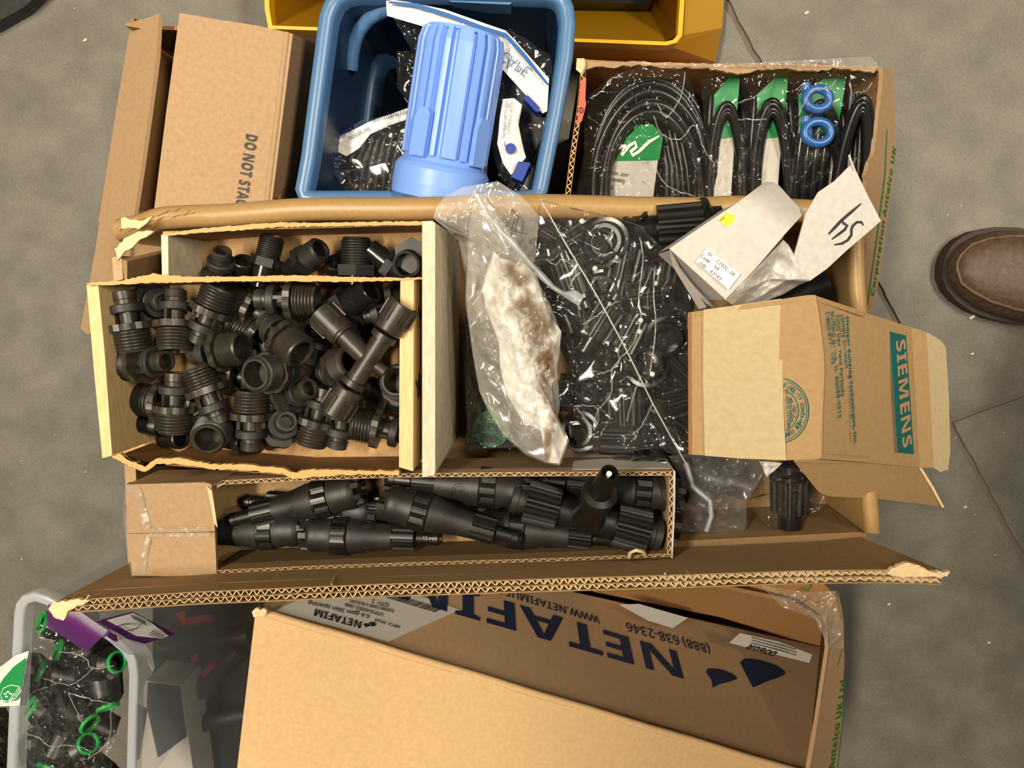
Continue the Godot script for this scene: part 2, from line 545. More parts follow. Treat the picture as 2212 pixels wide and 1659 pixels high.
func setting() -> void:
	var a := P(1565, 0, 0)
	var b := P(2212, 1210, 0)
	var d := (b - a).normalized()
	var c := P(2062, 905, 0)
	var q := (P(2212, 850, 0) - c).normalized()
	var p := Vector3(d.z, 0, -d.x)
	if p.x < 0: p = -p
	var gap := 0.0035
	var room := PackedVector2Array([Vector2(-4, -4), Vector2(4, -4), Vector2(4, 4), Vector2(-4, 4)])
	var fl := G.new()
	fl.box(Vector3(8.4, 0.1, 8.4), Transform3D(Basis(), Vector3(0, -0.0535, 0)))
	struct("floor", fl, M.joint)
	var floor_: MeshInstance3D = get_node("floor")
	var qp := Vector3(q.z, 0, -q.x)
	if qp.z > 0: qp = -qp
	var left := [a - d * 9 - p * gap, a + d * 12 - p * gap, a + d * 12 - p * 12, a - d * 9 - p * 12]
	var cc := a + d * (c - a).dot(d)
	var up := [cc + p * gap + qp * gap + q * 0.0, cc + p * gap + q * 9 + qp * gap, cc + p * gap + q * 9 - d * 12, cc + p * gap - d * 12]
	var low := [cc + p * gap - qp * gap, cc + p * gap + q * 9 - qp * gap, cc + p * gap + q * 9 + d * 12, cc + p * gap + d * 12]
	for poly in [left, up, low]:
		var p2 := PackedVector2Array()
		for w in poly: p2.append(Vector2(w.x, w.z))
		for r in Geometry2D.intersect_polygons(p2, room):
			var w3 := []
			for i in r.size():
				var u: Vector2 = r[i]
				var z: Vector2 = r[(i + 1) % r.size()]
				var k := int(u.distance_to(z) / 0.012)
				if absf(u.x) > 3.99 and absf(z.x) > 3.99 and u.x * z.x > 0 or absf(u.y) > 3.99 and absf(z.y) > 3.99 and u.y * z.y > 0: k = 1
				for j in k:
					var m := u.lerp(z, float(j) / k)
					var jit := 0.0 if j == 0 else 1.0
					w3.append(Vector3(m.x + jit * rng.randf_range(-0.0012, 0.0012), 0, m.y + jit * rng.randf_range(-0.0006, 0.0006)))
			var g := G.new()
			g.ext(w3, Vector3(0, -0.003, 0))
			part("concrete_slab", g, M.concrete, floor_)
	for s in [["wall_north", Vector3(0, 1.55, -4.1), Vector3(8.4, 3.2, 0.2)], ["wall_south", Vector3(0, 1.55, 4.1), Vector3(8.4, 3.2, 0.2)], ["wall_west", Vector3(-4.1, 1.55, 0), Vector3(0.2, 3.2, 8)], ["wall_east", Vector3(4.1, 1.55, 0), Vector3(0.2, 3.2, 8)], ["ceiling", Vector3(0, 3.2, 0), Vector3(8.4, 0.2, 8.4)]]:
		var g := G.new()
		g.box(s[2], Transform3D(Basis(), s[1]))
		struct(s[0], g, M.wall_paint)
	for s in [[1990, 668, 17, 14], [2026, 648, 8, 7], [1945, 672, 6, 6]]:
		var w := []
		for i in 18:
			var an := TAU * i / 18
			var k := rng.randf_range(0.82, 1.1)
			w.append(P(s[0] + s[2] * k * cos(an), s[1] + s[3] * k * sin(an), 0.0003))
		var g := G.new()
		g.ext(w, Vector3(0, -0.0003, 0))
		part("stain", g, M.stain, floor_)
	# grit on the floor
	var gr := G.new()
	for i in 170:
		var x := rng.randf_range(-0.7, 0.75)
		var z := rng.randf_range(-0.45, 0.65)
		var s := rng.randf_range(0.0004, 0.0013) * (2.0 if i % 13 == 0 else 1.0)
		gr.box(Vector3(s * 1.6, s, s), Transform3D(Basis(Vector3.UP, rng.randf() * 6.0), Vector3(x, s * 0.5, z)))
	for q2 in [[2099, 685, 5], [2085, 1095, 3], [1365, 150, 3], [1920, 1305, 3], [2136, 1388, 3], [2100, 764, 3], [1742, 28, 4], [185, 87, 4]]:
		var s: float = q2[2] * 0.0006
		gr.box(Vector3(s * 2, s, s), Transform3D(Basis(Vector3.UP, 0.5), P(q2[0], q2[1], s * 0.5)))
	var grit := part("floor_grit", gr, M.chip, self)
	grit.set_meta("kind", "stuff")
	tag(grit, "pale chips of grit scattered over the concrete floor", "grit")
	# corner of something black, top left of the frame
	var t := th("equipment_case", "corner of a black case at the floor's far left corner", "case", P(-60, -60, 0))
	wall("body", [[-200, -200], [150, -200], [90, -10], [58, 22], [-8, 60], [-200, 160]], 0.012, 0.0, M.dark_grey, t)
	wall("lid", [[-210, -210], [150, -210], [86, -16], [50, 16], [-10, 50], [-210, 150]], 0.022, 0.0125, M.black_matt, t)
# ---------------------------------------------------------------- the big carton in the middle
func cartons() -> void:
	var t := th("large_carton", "large open corrugated carton in the middle holding the tray, bags and boxes", "carton", P(1050, 800, 0))
	# rounded back edge: the flap folded over
	var path := [[258, 497, 0.372], [330, 478, 0.376], [420, 466, 0.38], [640, 456, 0.384], [900, 449, 0.386], [1150, 447, 0.386], [1500, 450, 0.386], [1640, 452, 0.386], [1830, 458, 0.386]]
	var g := G.new()
	var rows := []
	for j in 21:
		var row := []
		for i in 41:
			var f := float(i) / 40 * (path.size() - 1)
			var k := mini(int(f), path.size() - 2)
			var q := P(lerpf(path[k][0], path[k + 1][0], f - k), lerpf(path[k][1], path[k + 1][1], f - k), lerpf(path[k][2], path[k + 1][2], f - k) - 0.009)
			var o: Vector3
			if j < 3: o = Vector3(0, [-0.34, -0.12, -0.03][j], 0.0085)
			elif j > 17: o = Vector3(0, [-0.02, -0.07, -0.12][j - 18], -0.0085 - 0.004 * (j - 18))
			else:
				var an := PI * (j - 3) / 14.0
				o = Vector3(0, sin(an) * 0.009, cos(an) * 0.0085)
			o += Vector3(0, 0.0012 * sin(i * 1.3) * float(i < 8), 0.0008 * sin(i * 0.7))
			row.append(q + o)
		rows.append(row)
	g.surf(rows)
	part("back_wall", g, M.kraft_gold, t)
	# crumpled tear at its left end
	var tear := G.new()
	for q in [[[258, 497], [300, 478], [372, 455], [396, 450], [420, 458], [330, 476], [275, 500], [250, 492]], [[300, 500], [340, 498], [300, 520], [270, 545], [255, 560], [248, 540], [268, 515]], [[262, 470], [300, 476], [330, 470], [300, 492], [262, 494]]]:
		tear.ext(W(torn(q, 8, 3), 0.389), Vector3(0, -0.002, 0))
	part("torn_corner", tear, M.flute, t)
	wall("left_wall", [[242, 556], [262, 552], [296, 1060], [292, 1215], [276, 1215], [272, 1060]], 0.376, 0.0, M.kraft_gold, t)
	sheet("left_flap", [[264, 560, 0.376], [352, 540, 0.335], [352, 620, 0.30], [264, 620, 0.374]], 0.004, M.kraft_inner, t)
	# right wall, edge folded over
	var gr := G.new()
	var rr := []
	for j in 15:
		var row := []
		for i in 24:
			var f := i / 23.0
			var q := P(lerpf(1843, 1882, f), lerpf(455, 1148, f), 0.377)
			var o := Vector3(0, 0, 0)
			if j < 2: o = Vector3(-0.0055, [-0.36, -0.03][j], 0)
			elif j > 12: o = Vector3(0.0055 + 0.001 * (j - 12), [0, -0.06, -0.10][j - 12], 0)
			else:
				var an := PI * (j - 2) / 10.0
				o = Vector3(-cos(an) * 0.0058, sin(an) * 0.0058, 0)
			row.append(q + o + Vector3(0.0006 * sin(i * 0.9), 0, 0))
		rr.append(row)
	gr.surf(rr)
	part("right_wall", gr, M.kraft_gold, t)
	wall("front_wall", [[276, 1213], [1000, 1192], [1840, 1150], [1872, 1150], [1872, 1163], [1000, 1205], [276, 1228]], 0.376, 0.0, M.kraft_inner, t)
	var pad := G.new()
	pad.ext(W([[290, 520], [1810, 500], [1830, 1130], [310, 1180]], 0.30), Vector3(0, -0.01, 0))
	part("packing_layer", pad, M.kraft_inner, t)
	# front flap, double-wall, standing up: its cut edge shows the flutes
	var e0 := [[112, 1306, 0.474], [150, 1296, 0.474], [420, 1278, 0.474], [800, 1262, 0.474], [1200, 1249, 0.474], [1500, 1240, 0.474], [1740, 1232, 0.474], [1900, 1230, 0.472], [2036, 1234, 0.468]]
	var c0 := [[284, 1214], [310, 1212], [520, 1206], [800, 1199], [1100, 1192], [1400, 1184], [1640, 1176], [1760, 1170], [1858, 1160]]
	var fp := G.new()
	var ln := G.new()
	var fl := G.new()
	var tk := 0.0088
	var top := []
	var crease := []
	for i in e0.size():
		top.append(P(e0[i][0], e0[i][1], e0[i][2]))
		crease.append(P(c0[i][0], c0[i][1], 0.378))
	var side := Vector3(0, 0, 1)
	for k in [[0.0, 0.0008], [0.0042, 0.0007], [0.0080, 0.0008]]:
		for i in top.size() - 1:
			var s: Vector3 = side * float(k[0])
			var w: Vector3 = side * float(k[1])
			var dn: Vector3 = (crease[i] - top[i]) * 0.999
			var dm: Vector3 = (crease[i + 1] - top[i + 1]) * 0.999
			for z in [s, s + w]: ln.quad(top[i] + z, top[i + 1] + z, top[i + 1] + dm + z, top[i] + dn + z, -side if z == s else side)
			ln.quad(top[i] + s, top[i + 1] + s, top[i + 1] + s + w, top[i] + s + w, Vector3.UP)
	for i in top.size() - 1:
		var dn: Vector3 = (crease[i] - top[i]) * 0.22
		var dm: Vector3 = (crease[i + 1] - top[i + 1]) * 0.22
		ln.quad(top[i] + dn, top[i + 1] + dm, top[i + 1] + dm + side * tk, top[i] + dn + side * tk, Vector3.UP)
	for e in [0, top.size() - 1]:
		ln.quad(top[e] + Vector3(0, -0.003, 0), top[e] + side * tk + Vector3(0, -0.003, 0), crease[e] + side * tk, crease[e], Vector3(-1 if e == 0 else 1, 0, 0))
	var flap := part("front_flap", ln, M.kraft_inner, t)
	for k in 2:
		var pts := []
		for i in top.size() - 1:
			var L: float = top[i].distance_to(top[i + 1])
			var c := int(L / 0.0007)
			for j in c:
				var q: Vector3 = top[i].lerp(top[i + 1], float(j) / c)
				var amp := 0.0013 + 0.0003 * sin(q.x * 90.0)
				pts.append(q + side * ([0.0024, 0.0063][k] + amp * sin(q.x / [0.0052, 0.0060][k] * TAU + k * 1.9 + 1.5 * sin(q.x * 23.0))) + Vector3(0, -0.0004 + 0.0004 * sin(q.x * 310), 0))
		for i in pts.size() - 1:
			var d: Vector3 = (pts[i + 1] - pts[i]).cross(Vector3.UP).normalized() * 0.00026
			fl.ext([pts[i] - d, pts[i + 1] - d, pts[i + 1] + d, pts[i] + d], (crease[4] - top[4]).normalized() * 0.014)
	part("fluted_edge", fl, M.flute, flap)
	for q in [[[1467, 1212, 0.43], [1478, 1226, 0.45], [1486, 1236, 0.468], [1496, 1244, 0.476]], [[716, 1262, 0.474], [722, 1246, 0.45], [736, 1236, 0.43]], [[1440, 1246, 0.475], [1436, 1238, 0.48]], [[186, 1296, 0.475], [192, 1286, 0.482]]]:
		var tr := G.new()
		tr.sweep(W(q), 0.0007, 6, false, 0.4)
		part("torn_sliver", tr, M.flute, flap)
	for q in [[[[104, 1318], [112, 1302], [140, 1298], [170, 1296], [196, 1298], [150, 1316], [136, 1340], [120, 1336]], 0.4752], [[[1928, 1228], [1952, 1216], [1985, 1222], [2010, 1234], [2052, 1236], [2046, 1246], [1990, 1246], [1940, 1248], [1915, 1240]], 0.4745]]:
		var torn_g := G.new()
		torn_g.ext(W(torn(q[0], 6, 2.5), q[1]), Vector3(0, -0.003, 0))
		part("torn_edge", torn_g, M.flute, flap)

	# ---------------- carton behind on the left
	var b := th("kraft_carton", "brown carton standing behind on the left, printed DO NOT STACK", "carton", P(480, 300, 0))
	var k := [[388, 28, 0.295], [470, 42, 0.296], [560, 56, 0.295], [622, 70, 0.292], [600, 250, 0.292], [577, 436, 0.292], [333, 452, 0.294], [358, 250, 0.294]]
	var lid := sheet("top_flap", k, 0.0035, M.kraft, b)
	sheet("side_panel", [[622, 71, 0.2915], [699, 104, 0.18], [668, 330, 0.17], [577, 436, 0.2915], [600, 250, 0.2915]], 0.004, M.kraft, b)
	var cr := G.new()
	var rp := []
	for q in [[621, 71], [610, 160], [600, 250], [586, 360], [577, 436]]: rp.append(P(q[0], q[1], 0.2905))
	cr.sweep(rp, 0.0028, 8)
	part("creased_edge", cr, M.kraft, b)
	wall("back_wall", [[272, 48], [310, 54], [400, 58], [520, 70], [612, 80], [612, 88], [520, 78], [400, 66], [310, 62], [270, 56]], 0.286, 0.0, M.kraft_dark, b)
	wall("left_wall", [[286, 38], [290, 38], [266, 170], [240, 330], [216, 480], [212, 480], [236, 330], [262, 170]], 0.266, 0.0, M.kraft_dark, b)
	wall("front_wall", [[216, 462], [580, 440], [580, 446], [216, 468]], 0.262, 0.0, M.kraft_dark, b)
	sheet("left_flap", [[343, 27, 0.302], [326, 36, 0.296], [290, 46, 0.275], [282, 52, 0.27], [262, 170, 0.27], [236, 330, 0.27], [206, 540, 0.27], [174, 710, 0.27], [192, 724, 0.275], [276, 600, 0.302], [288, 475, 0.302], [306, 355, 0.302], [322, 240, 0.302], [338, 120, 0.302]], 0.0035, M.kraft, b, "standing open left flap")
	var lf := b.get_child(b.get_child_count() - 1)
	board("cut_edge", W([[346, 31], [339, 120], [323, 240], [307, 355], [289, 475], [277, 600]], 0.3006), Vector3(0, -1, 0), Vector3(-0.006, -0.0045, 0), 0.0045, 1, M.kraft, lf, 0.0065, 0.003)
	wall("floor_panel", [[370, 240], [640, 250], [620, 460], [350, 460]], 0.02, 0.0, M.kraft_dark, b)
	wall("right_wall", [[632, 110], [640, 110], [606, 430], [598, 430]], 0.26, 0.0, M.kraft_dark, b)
	var pl := plane([[388, 28, 0.295], [622, 70, 0.292], [330, 465, 0.294]])
	txt(lid, "DO NOT STACK", pl, [545, 291], [519, 460], M.ink, 1.35, false, "Droid Sans", 700, 0.0022)
	var cg := G.new()
	for s in [[[430, 60], [440, 95], [470, 140], [490, 180], [520, 205], [575, 240], [588, 260]], [[384, 145], [420, 152], [470, 160]], [[400, 88], [415, 120], [432, 142]], [[372, 245], [420, 262], [470, 290], [500, 312]]]:
		var w := []
		for q in s: w.append(on(pl, q[0], q[1]) + Vector3(0, 0.0001, 0))
		cg.sweep(w, 0.0006, 6)
	part("wrinkle", cg, M.kraft, lid)

	# ---------------- yellow bin
	var y := th("yellow_bin", "yellow plastic storage bin with dark interior behind the blue tote", "bin", P(1050, -60, 0))
	var rim := [[566, -200], [572, 20], [580, 62], [690, 66], [1000, 80], [1240, 90], [1440, 98], [1462, 92], [1474, 76], [1492, -200]]
	var inn := [[576, -200], [582, 20], [588, 55], [692, 59], [1000, 72], [1240, 83], [1438, 90], [1454, 86], [1464, 74], [1482, -200]]
	wall("rim", rim + rev(inn), 0.15, 0.135, M.yellow, y)
	var sh := G.new()
	var wt := W([[566, -200], [572, 20], [582, 64], [690, 68], [1000, 82], [1240, 92], [1444, 99], [1476, 76], [1492, -200]], 0.142)
	var wb := W([[575, -200], [580, 60], [590, 102], [700, 110], [1000, 120], [1240, 128], [1545, 134], [1560, 60], [1578, -200]], 0.02)
	var wi := W([[640, -200], [650, -40], [660, -20], [770, 0], [1000, 10], [1240, 20], [1400, 20], [1410, 0], [1415, -200]], 0.03)
	var it := W([[576, -200], [582, 20], [588, 55], [692, 59], [1000, 72], [1240, 83], [1438, 90], [1464, 74], [1482, -200]], 0.142)
	for i in 8:
		var nn: Vector3 = (wt[i + 1] - wt[i]).cross(wb[i] - wt[i]).normalized()
		sh.quad(wt[i], wt[i + 1], wb[i + 1], wb[i], nn if nn.y > 0 else -nn)
		sh.quad(it[i], it[i + 1], wi[i + 1], wi[i], nn)
	part("shell", sh, M.yellow, y)
	wall("bottom", [[575, -200], [580, 60], [590, 102], [1240, 128], [1545, 134], [1578, -200]], 0.02, 0.0, M.yellow, y)
	wall("dark_contents", [[650, -200], [660, -30], [1400, 10], [1410, -200]], 0.06, 0.022, M.black_gloss, y)
# ---------------------------------------------------------------- wooden tray of fittings
func tray() -> void:
	var t := th("wooden_tray", "handmade tray of wood strips and torn fibreboard, left on the large carton", "tray", P(550, 790, 0.384))
	var top := 0.44
	wall("left_board", [[187, 617], [212, 614], [226, 760], [242, 984], [221, 990], [203, 800]], top, 0.386, M.wood, t)
	wall("right_board", [[865, 607], [894, 599], [893, 800], [892, 1018], [862, 1009], [863, 800]], top, 0.386, M.wood, t)
	wall("spacer_block", [[348, 507], [363, 506], [364, 596], [350, 597]], top, 0.386, M.wood_white, t, "pale wood block")
	var fr := torn([[240, 986], [259, 981], [279, 994], [313, 1008], [338, 991], [383, 989], [462, 1003], [519, 1003], [609, 1011], [634, 1021], [677, 1014], [760, 1016], [862, 1017]], 7, 1.6)
	var fr2 := torn([[862, 1026], [760, 1025], [634, 1034], [609, 1023], [519, 1016], [462, 1014], [383, 1003], [338, 1002], [313, 1020], [279, 1006], [245, 990]], 7, 1.6)
	var fw := wall("front_wall", [[245, 988], [279, 997], [313, 1012], [340, 996], [462, 1008], [634, 1022], [862, 1020], [862, 1026], [634, 1028], [462, 1014], [340, 1003], [313, 1018], [279, 1004]], top - 0.001, 0.386, M.hardboard, t)
	wall("torn_edge", fr + fr2, top + 0.001, top - 0.003, M.torn, fw)
	var mi := torn([[186, 612], [215, 609], [260, 606], [330, 591], [400, 597], [520, 597], [640, 594], [760, 598], [864, 600], [912, 599]], 6, 1.2)
	var mi2 := torn([[912, 604], [864, 606], [760, 609], [640, 608], [520, 608], [400, 610], [330, 611], [190, 618]], 6, 1.2)
	var dw := wall("divider", [[200, 612], [520, 602], [864, 602], [912, 600], [912, 603], [864, 606], [520, 608], [200, 616]], top - 0.001, 0.386, M.hardboard, t)
	wall("torn_edge", mi + mi2, top + 0.001, top - 0.003, M.torn, dw)
	var ba := torn([[350, 505], [420, 495], [520, 486], [600, 480], [700, 481], [800, 479], [912, 478]], 6, 1.2)
	var ba2 := torn([[912, 486], [800, 488], [700, 489], [600, 491], [520, 497], [420, 504], [360, 509]], 6, 1.2)
	var bw := wall("back_wall", [[352, 508], [520, 492], [912, 483], [912, 487], [520, 497], [360, 509]], top - 0.001, 0.386, M.kraft_dark, t)
	wall("torn_edge", ba + ba2, top + 0.001, top - 0.003, M.torn, bw)
	wall("tray_floor", [[205, 612], [350, 598], [352, 500], [912, 480], [912, 1014], [240, 984]], 0.389, 0.3845, M.tan, t)
	# tall white board beside the tray
	var wb := th("white_board", "tall whitewashed wood board on edge, right of the fittings tray", "board", P(926, 750, 0.31))
	wall("plank", [[912, 478], [934, 477], [940, 482], [940, 1020], [938, 1027], [912, 1030]], 0.445, 0.31, M.wood_white, wb)
	fittings()

var A_PARTS := []
func thread(r0: float, r1: float, y0: float, y1: float, n: int, rin: float, depth: float) -> G:
	var pr := [Vector2(0.0, y0), Vector2(r0, y0)]
	var p := (y1 - 0.0015 - y0) / n
	for i in n:
		pr.append_array([Vector2(r0, y0 + p * i), Vector2(r1, y0 + p * (i + 0.4)), Vector2(r1, y0 + p * (i + 0.6)), Vector2(r0, y0 + p * (i + 0.98))])
	pr.append_array([Vector2(r0, y1 - 0.0015), Vector2(r0 - 0.0006, y1), Vector2(rin, y1), Vector2(rin * 0.96, y1 - depth), Vector2(0, y1 - depth)])
	var g := G.new()
	g.lathe(pr, 30)
	return g
func scallop(r: float, n: int, cut: float) -> Array:
	var rs := []
	for i in n * 6:
		var f := i % 6
		rs.append(r - (cut if f == 0 else cut * 0.55 if f == 1 or f == 5 else 0.0))
	return rs
func ringp(ro: float, ri: float, y0: float, y1: float, c := 0.0006) -> Array:
	return [Vector2(ri, y0), Vector2(ro - c, y0), Vector2(ro, y0 + c), Vector2(ro, y1 - c), Vector2(ro - c, y1), Vector2(ri, y1), Vector2(ri, y0)]
var KIT := {}
func kit() -> void:
	# adaptor: threaded end, notched flange, clamp ring on struts, hose tail
	var a := {}
	a.threaded_end = [thread(0.0107, 0.0121, 0.006, 0.021, 6, 0.0086, 0.016).mesh(), M.black_dusty]
	var fl := G.new()
	fl.polar(scallop(0.0146, 8, 0.0011), 0.0012, 0.0058)
	a.flange_nut = [fl.mesh(), M.black_dusty]
	var nk := G.new()
	nk.lathe([Vector2(0.0058, -0.012), Vector2(0.0058, 0.0012)], 20)
	for i in 3: nk.box(Vector3(0.0022, 0.010, 0.0024), Transform3D(Basis(Vector3.UP, TAU * i / 3.0), Vector3(0.0088 * cos(TAU * i / 3.0), -0.0035, -0.0088 * sin(TAU * i / 3.0))))
	a.neck = [nk.mesh(), M.black_dusty]
	var rg := G.new()
	rg.lathe(ringp(0.0106, 0.0070, -0.0120, -0.0062), 26)
	a.clamp_ring = [rg.mesh(), M.black_ring]
	var tl := G.new()
	tl.lathe([Vector2(0.0068, -0.010), Vector2(0.0068, -0.0150), Vector2(0.0074, -0.0155), Vector2(0.0070, -0.0207), Vector2(0.0066, -0.0210), Vector2(0.0050, -0.0210), Vector2(0.0050, -0.012), Vector2(0, -0.012)].map(func(q): return Vector2(q.x, q.y)), 24)
	a.hose_tail = [tl.mesh(), M.black_dusty]
	KIT.adaptor = a
	# nipple: fine thread, hexagon, plain tail
	var c := {}
	c.threaded_end = [thread(0.0078, 0.0087, 0.003, 0.018, 9, 0.0058, 0.016).mesh(), M.black_matt]
	var hx := G.new()
	hx.polar([0.0112, 0.0112, 0.0112, 0.0112, 0.0112, 0.0112], -0.003, 0.003)
	c.hexagon = [hx.mesh(), M.black_matt]
	var ct := G.new()
	ct.lathe([Vector2(0.0078, -0.003), Vector2(0.0078, -0.011), Vector2(0.0072, -0.0113), Vector2(0.0072, -0.0178), Vector2(0.0068, -0.0182), Vector2(0.0055, -0.0182), Vector2(0.0055, -0.008), Vector2(0, -0.008)], 24)
	c.tail = [ct.mesh(), M.black_gloss]
	KIT.nipple = c
	var pg := G.new()
	pg.lathe([Vector2(0, -0.011), Vector2(0.0066, -0.011), Vector2(0.0066, 0.002), Vector2(0.0074, 0.003), Vector2(0.0074, 0.0085), Vector2(0.0068, 0.0095), Vector2(0.0055, 0.0095), Vector2(0.0052, 0.004), Vector2(0, 0.004)], 24)
	KIT.stub = {"sleeve": [pg.mesh(), M.black]}
	# long in-line fitting: hose tip, ribbed grip, tapered barrel, collar, toothed head
	var l := {}
	var tip := G.new()
	tip.lathe([Vector2(0, 0.050), Vector2(0.0036, 0.050), Vector2(0.0042, 0.0485), Vector2(0.0052, 0.047), Vector2(0.0052, 0.043), Vector2(0.0048, 0.0425), Vector2(0.0055, 0.028)], 20)
	l.hose_tip = [tip.mesh(), M.black]
	var gp := G.new()
	var rs := []
	for i in 48: rs.append(0.0093 if (i % 6) < 4 else 0.0078)
	gp.polar(rs, 0.013, 0.030)
	gp.lathe([Vector2(0.0078, 0.030), Vector2(0.006, 0.0315), Vector2(0, 0.0315)], 24)
	l.ribbed_grip = [gp.mesh(), M.black]
	var br := G.new()
	br.lathe([Vector2(0.0135, -0.018), Vector2(0.0130, -0.012), Vector2(0.0112, -0.004), Vector2(0.0098, 0.006), Vector2(0.0093, 0.014)], 32, Transform3D.IDENTITY, true)
	for k in 3:
		var an := TAU * k / 3.0
		for rr in [0.0042, 0.0024]:
			var pp := []
			for j in 20:
				var u: float = an + cos(TAU * j / 20) * rr / 0.0115
				var y: float = -0.0035 + sin(TAU * j / 20) * rr
				var rad := 0.0112 + (-0.004 - y) * 0.16
				pp.append(Vector3(cos(u) * rad, y, sin(u) * rad))
			br.sweep(pp, 0.0003, 5, true)
	l.barrel = [br.mesh(), M.black_matt]
	var co := G.new()
	co.polar(scallop(0.0146, 8, 0.0012), -0.0285, -0.0180)
	co.lathe([Vector2(0.0140, -0.0190), Vector2(0.0146, -0.0178), Vector2(0.0136, -0.0170)], 32)
	l.collar = [co.mesh(), M.black]
	var hd := G.new()
	hd.lathe([Vector2(0.0105, -0.048), Vector2(0.0122, -0.046), Vector2(0.0128, -0.0440), Vector2(0.0128, -0.040), Vector2(0.0122, -0.036), Vector2(0.0136, -0.0290)], 32, Transform3D.IDENTITY, true)
	hd.lathe([Vector2(0.0105, -0.048), Vector2(0.006, -0.046), Vector2(0, -0.044)].map(func(q): return q), 24)
	for i in 8: hd.box(Vector3(0.0035, 0.006, 0.004), Transform3D(Basis(Vector3.UP, TAU * i / 8), Vector3(0.0095 * cos(TAU * i / 8), -0.0495, -0.0095 * sin(TAU * i / 8))))
	l.toothed_head = [hd.mesh(), M.black_matt]
	KIT.inline = l
	# knurled compression coupling
	var kn := {}
	var ng := G.new()
	var r2 := []
	for i in 64: r2.append(0.0152 if i % 4 < 2 else 0.0140)
	ng.polar(r2, -0.012, 0.013, Transform3D.IDENTITY, 0.96, 1.0)
	kn.knurled_nut = [ng.mesh(), M.black]
	var nc := G.new()
	nc.lathe([Vector2(0.0150, 0.013), Vector2(0.0158, 0.0135), Vector2(0.0158, 0.0165), Vector2(0.0132, 0.0168), Vector2(0.0118, 0.019), Vector2(0.0118, 0.024), Vector2(0.009, 0.024), Vector2(0.009, 0.016), Vector2(0, 0.016)], 28)
	kn.shoulder = [nc.mesh(), M.black_gloss]
	var nt := G.new()
	nt.lathe([Vector2(0, -0.012), Vector2(0.0092, -0.012)].map(func(q): return q), 24)
	nt.lathe([Vector2(0, -0.018), Vector2(0.0058, -0.018), Vector2(0.0058, -0.025), Vector2(0.0085, -0.025), Vector2(0.0088, -0.0245), Vector2(0.0088, -0.012)].map(func(q): return q), 24)
	kn.tail = [nt.mesh(), M.black_gloss]
	KIT.coupling = kn
	for key in KIT: 
		var o := Node3D.new()
		for nm in KIT[key]: lp(nm, KIT[key][nm][0], KIT[key][nm][1], o)
		KIT[key] = o
# a fitting from its tail (pixel) to its other end; what is missing in length is tilt, up = +1 if that end points up at the camera
func fit(kind: String, called: String, label: String, a: Array, b: Array, h: float, up: float, L: float, group: String, cat := "pipe fitting", roll := -1.0, s := 1.0) -> Node3D:
	var o: Node3D = KIT[kind].duplicate()
	o.name = called
	var A := P(a[0], a[1], h)
	var B := P(b[0], b[1], h)
	var d := A.distance_to(B)
	var dh := sqrt(maxf(L * L - d * d, 0.0)) * up
	A = P(a[0], a[1], h - dh / 2)
	B = P(b[0], b[1], h + dh / 2)
	var Y := (B - A).normalized()
	var X := Y.cross(Vector3(0.31, 0.2, 0.93)).normalized()
	var bs := Basis(X, Y, X.cross(Y)) * Basis(Vector3.UP, roll if roll >= 0 else rng.randf() * TAU)
	o.transform = Transform3D(bs.scaled_local(Vector3.ONE * s) if s != 1.0 else bs, (A + B) / 2)
	add_child(o, true)
	tag(o, label, cat, group)
	return o
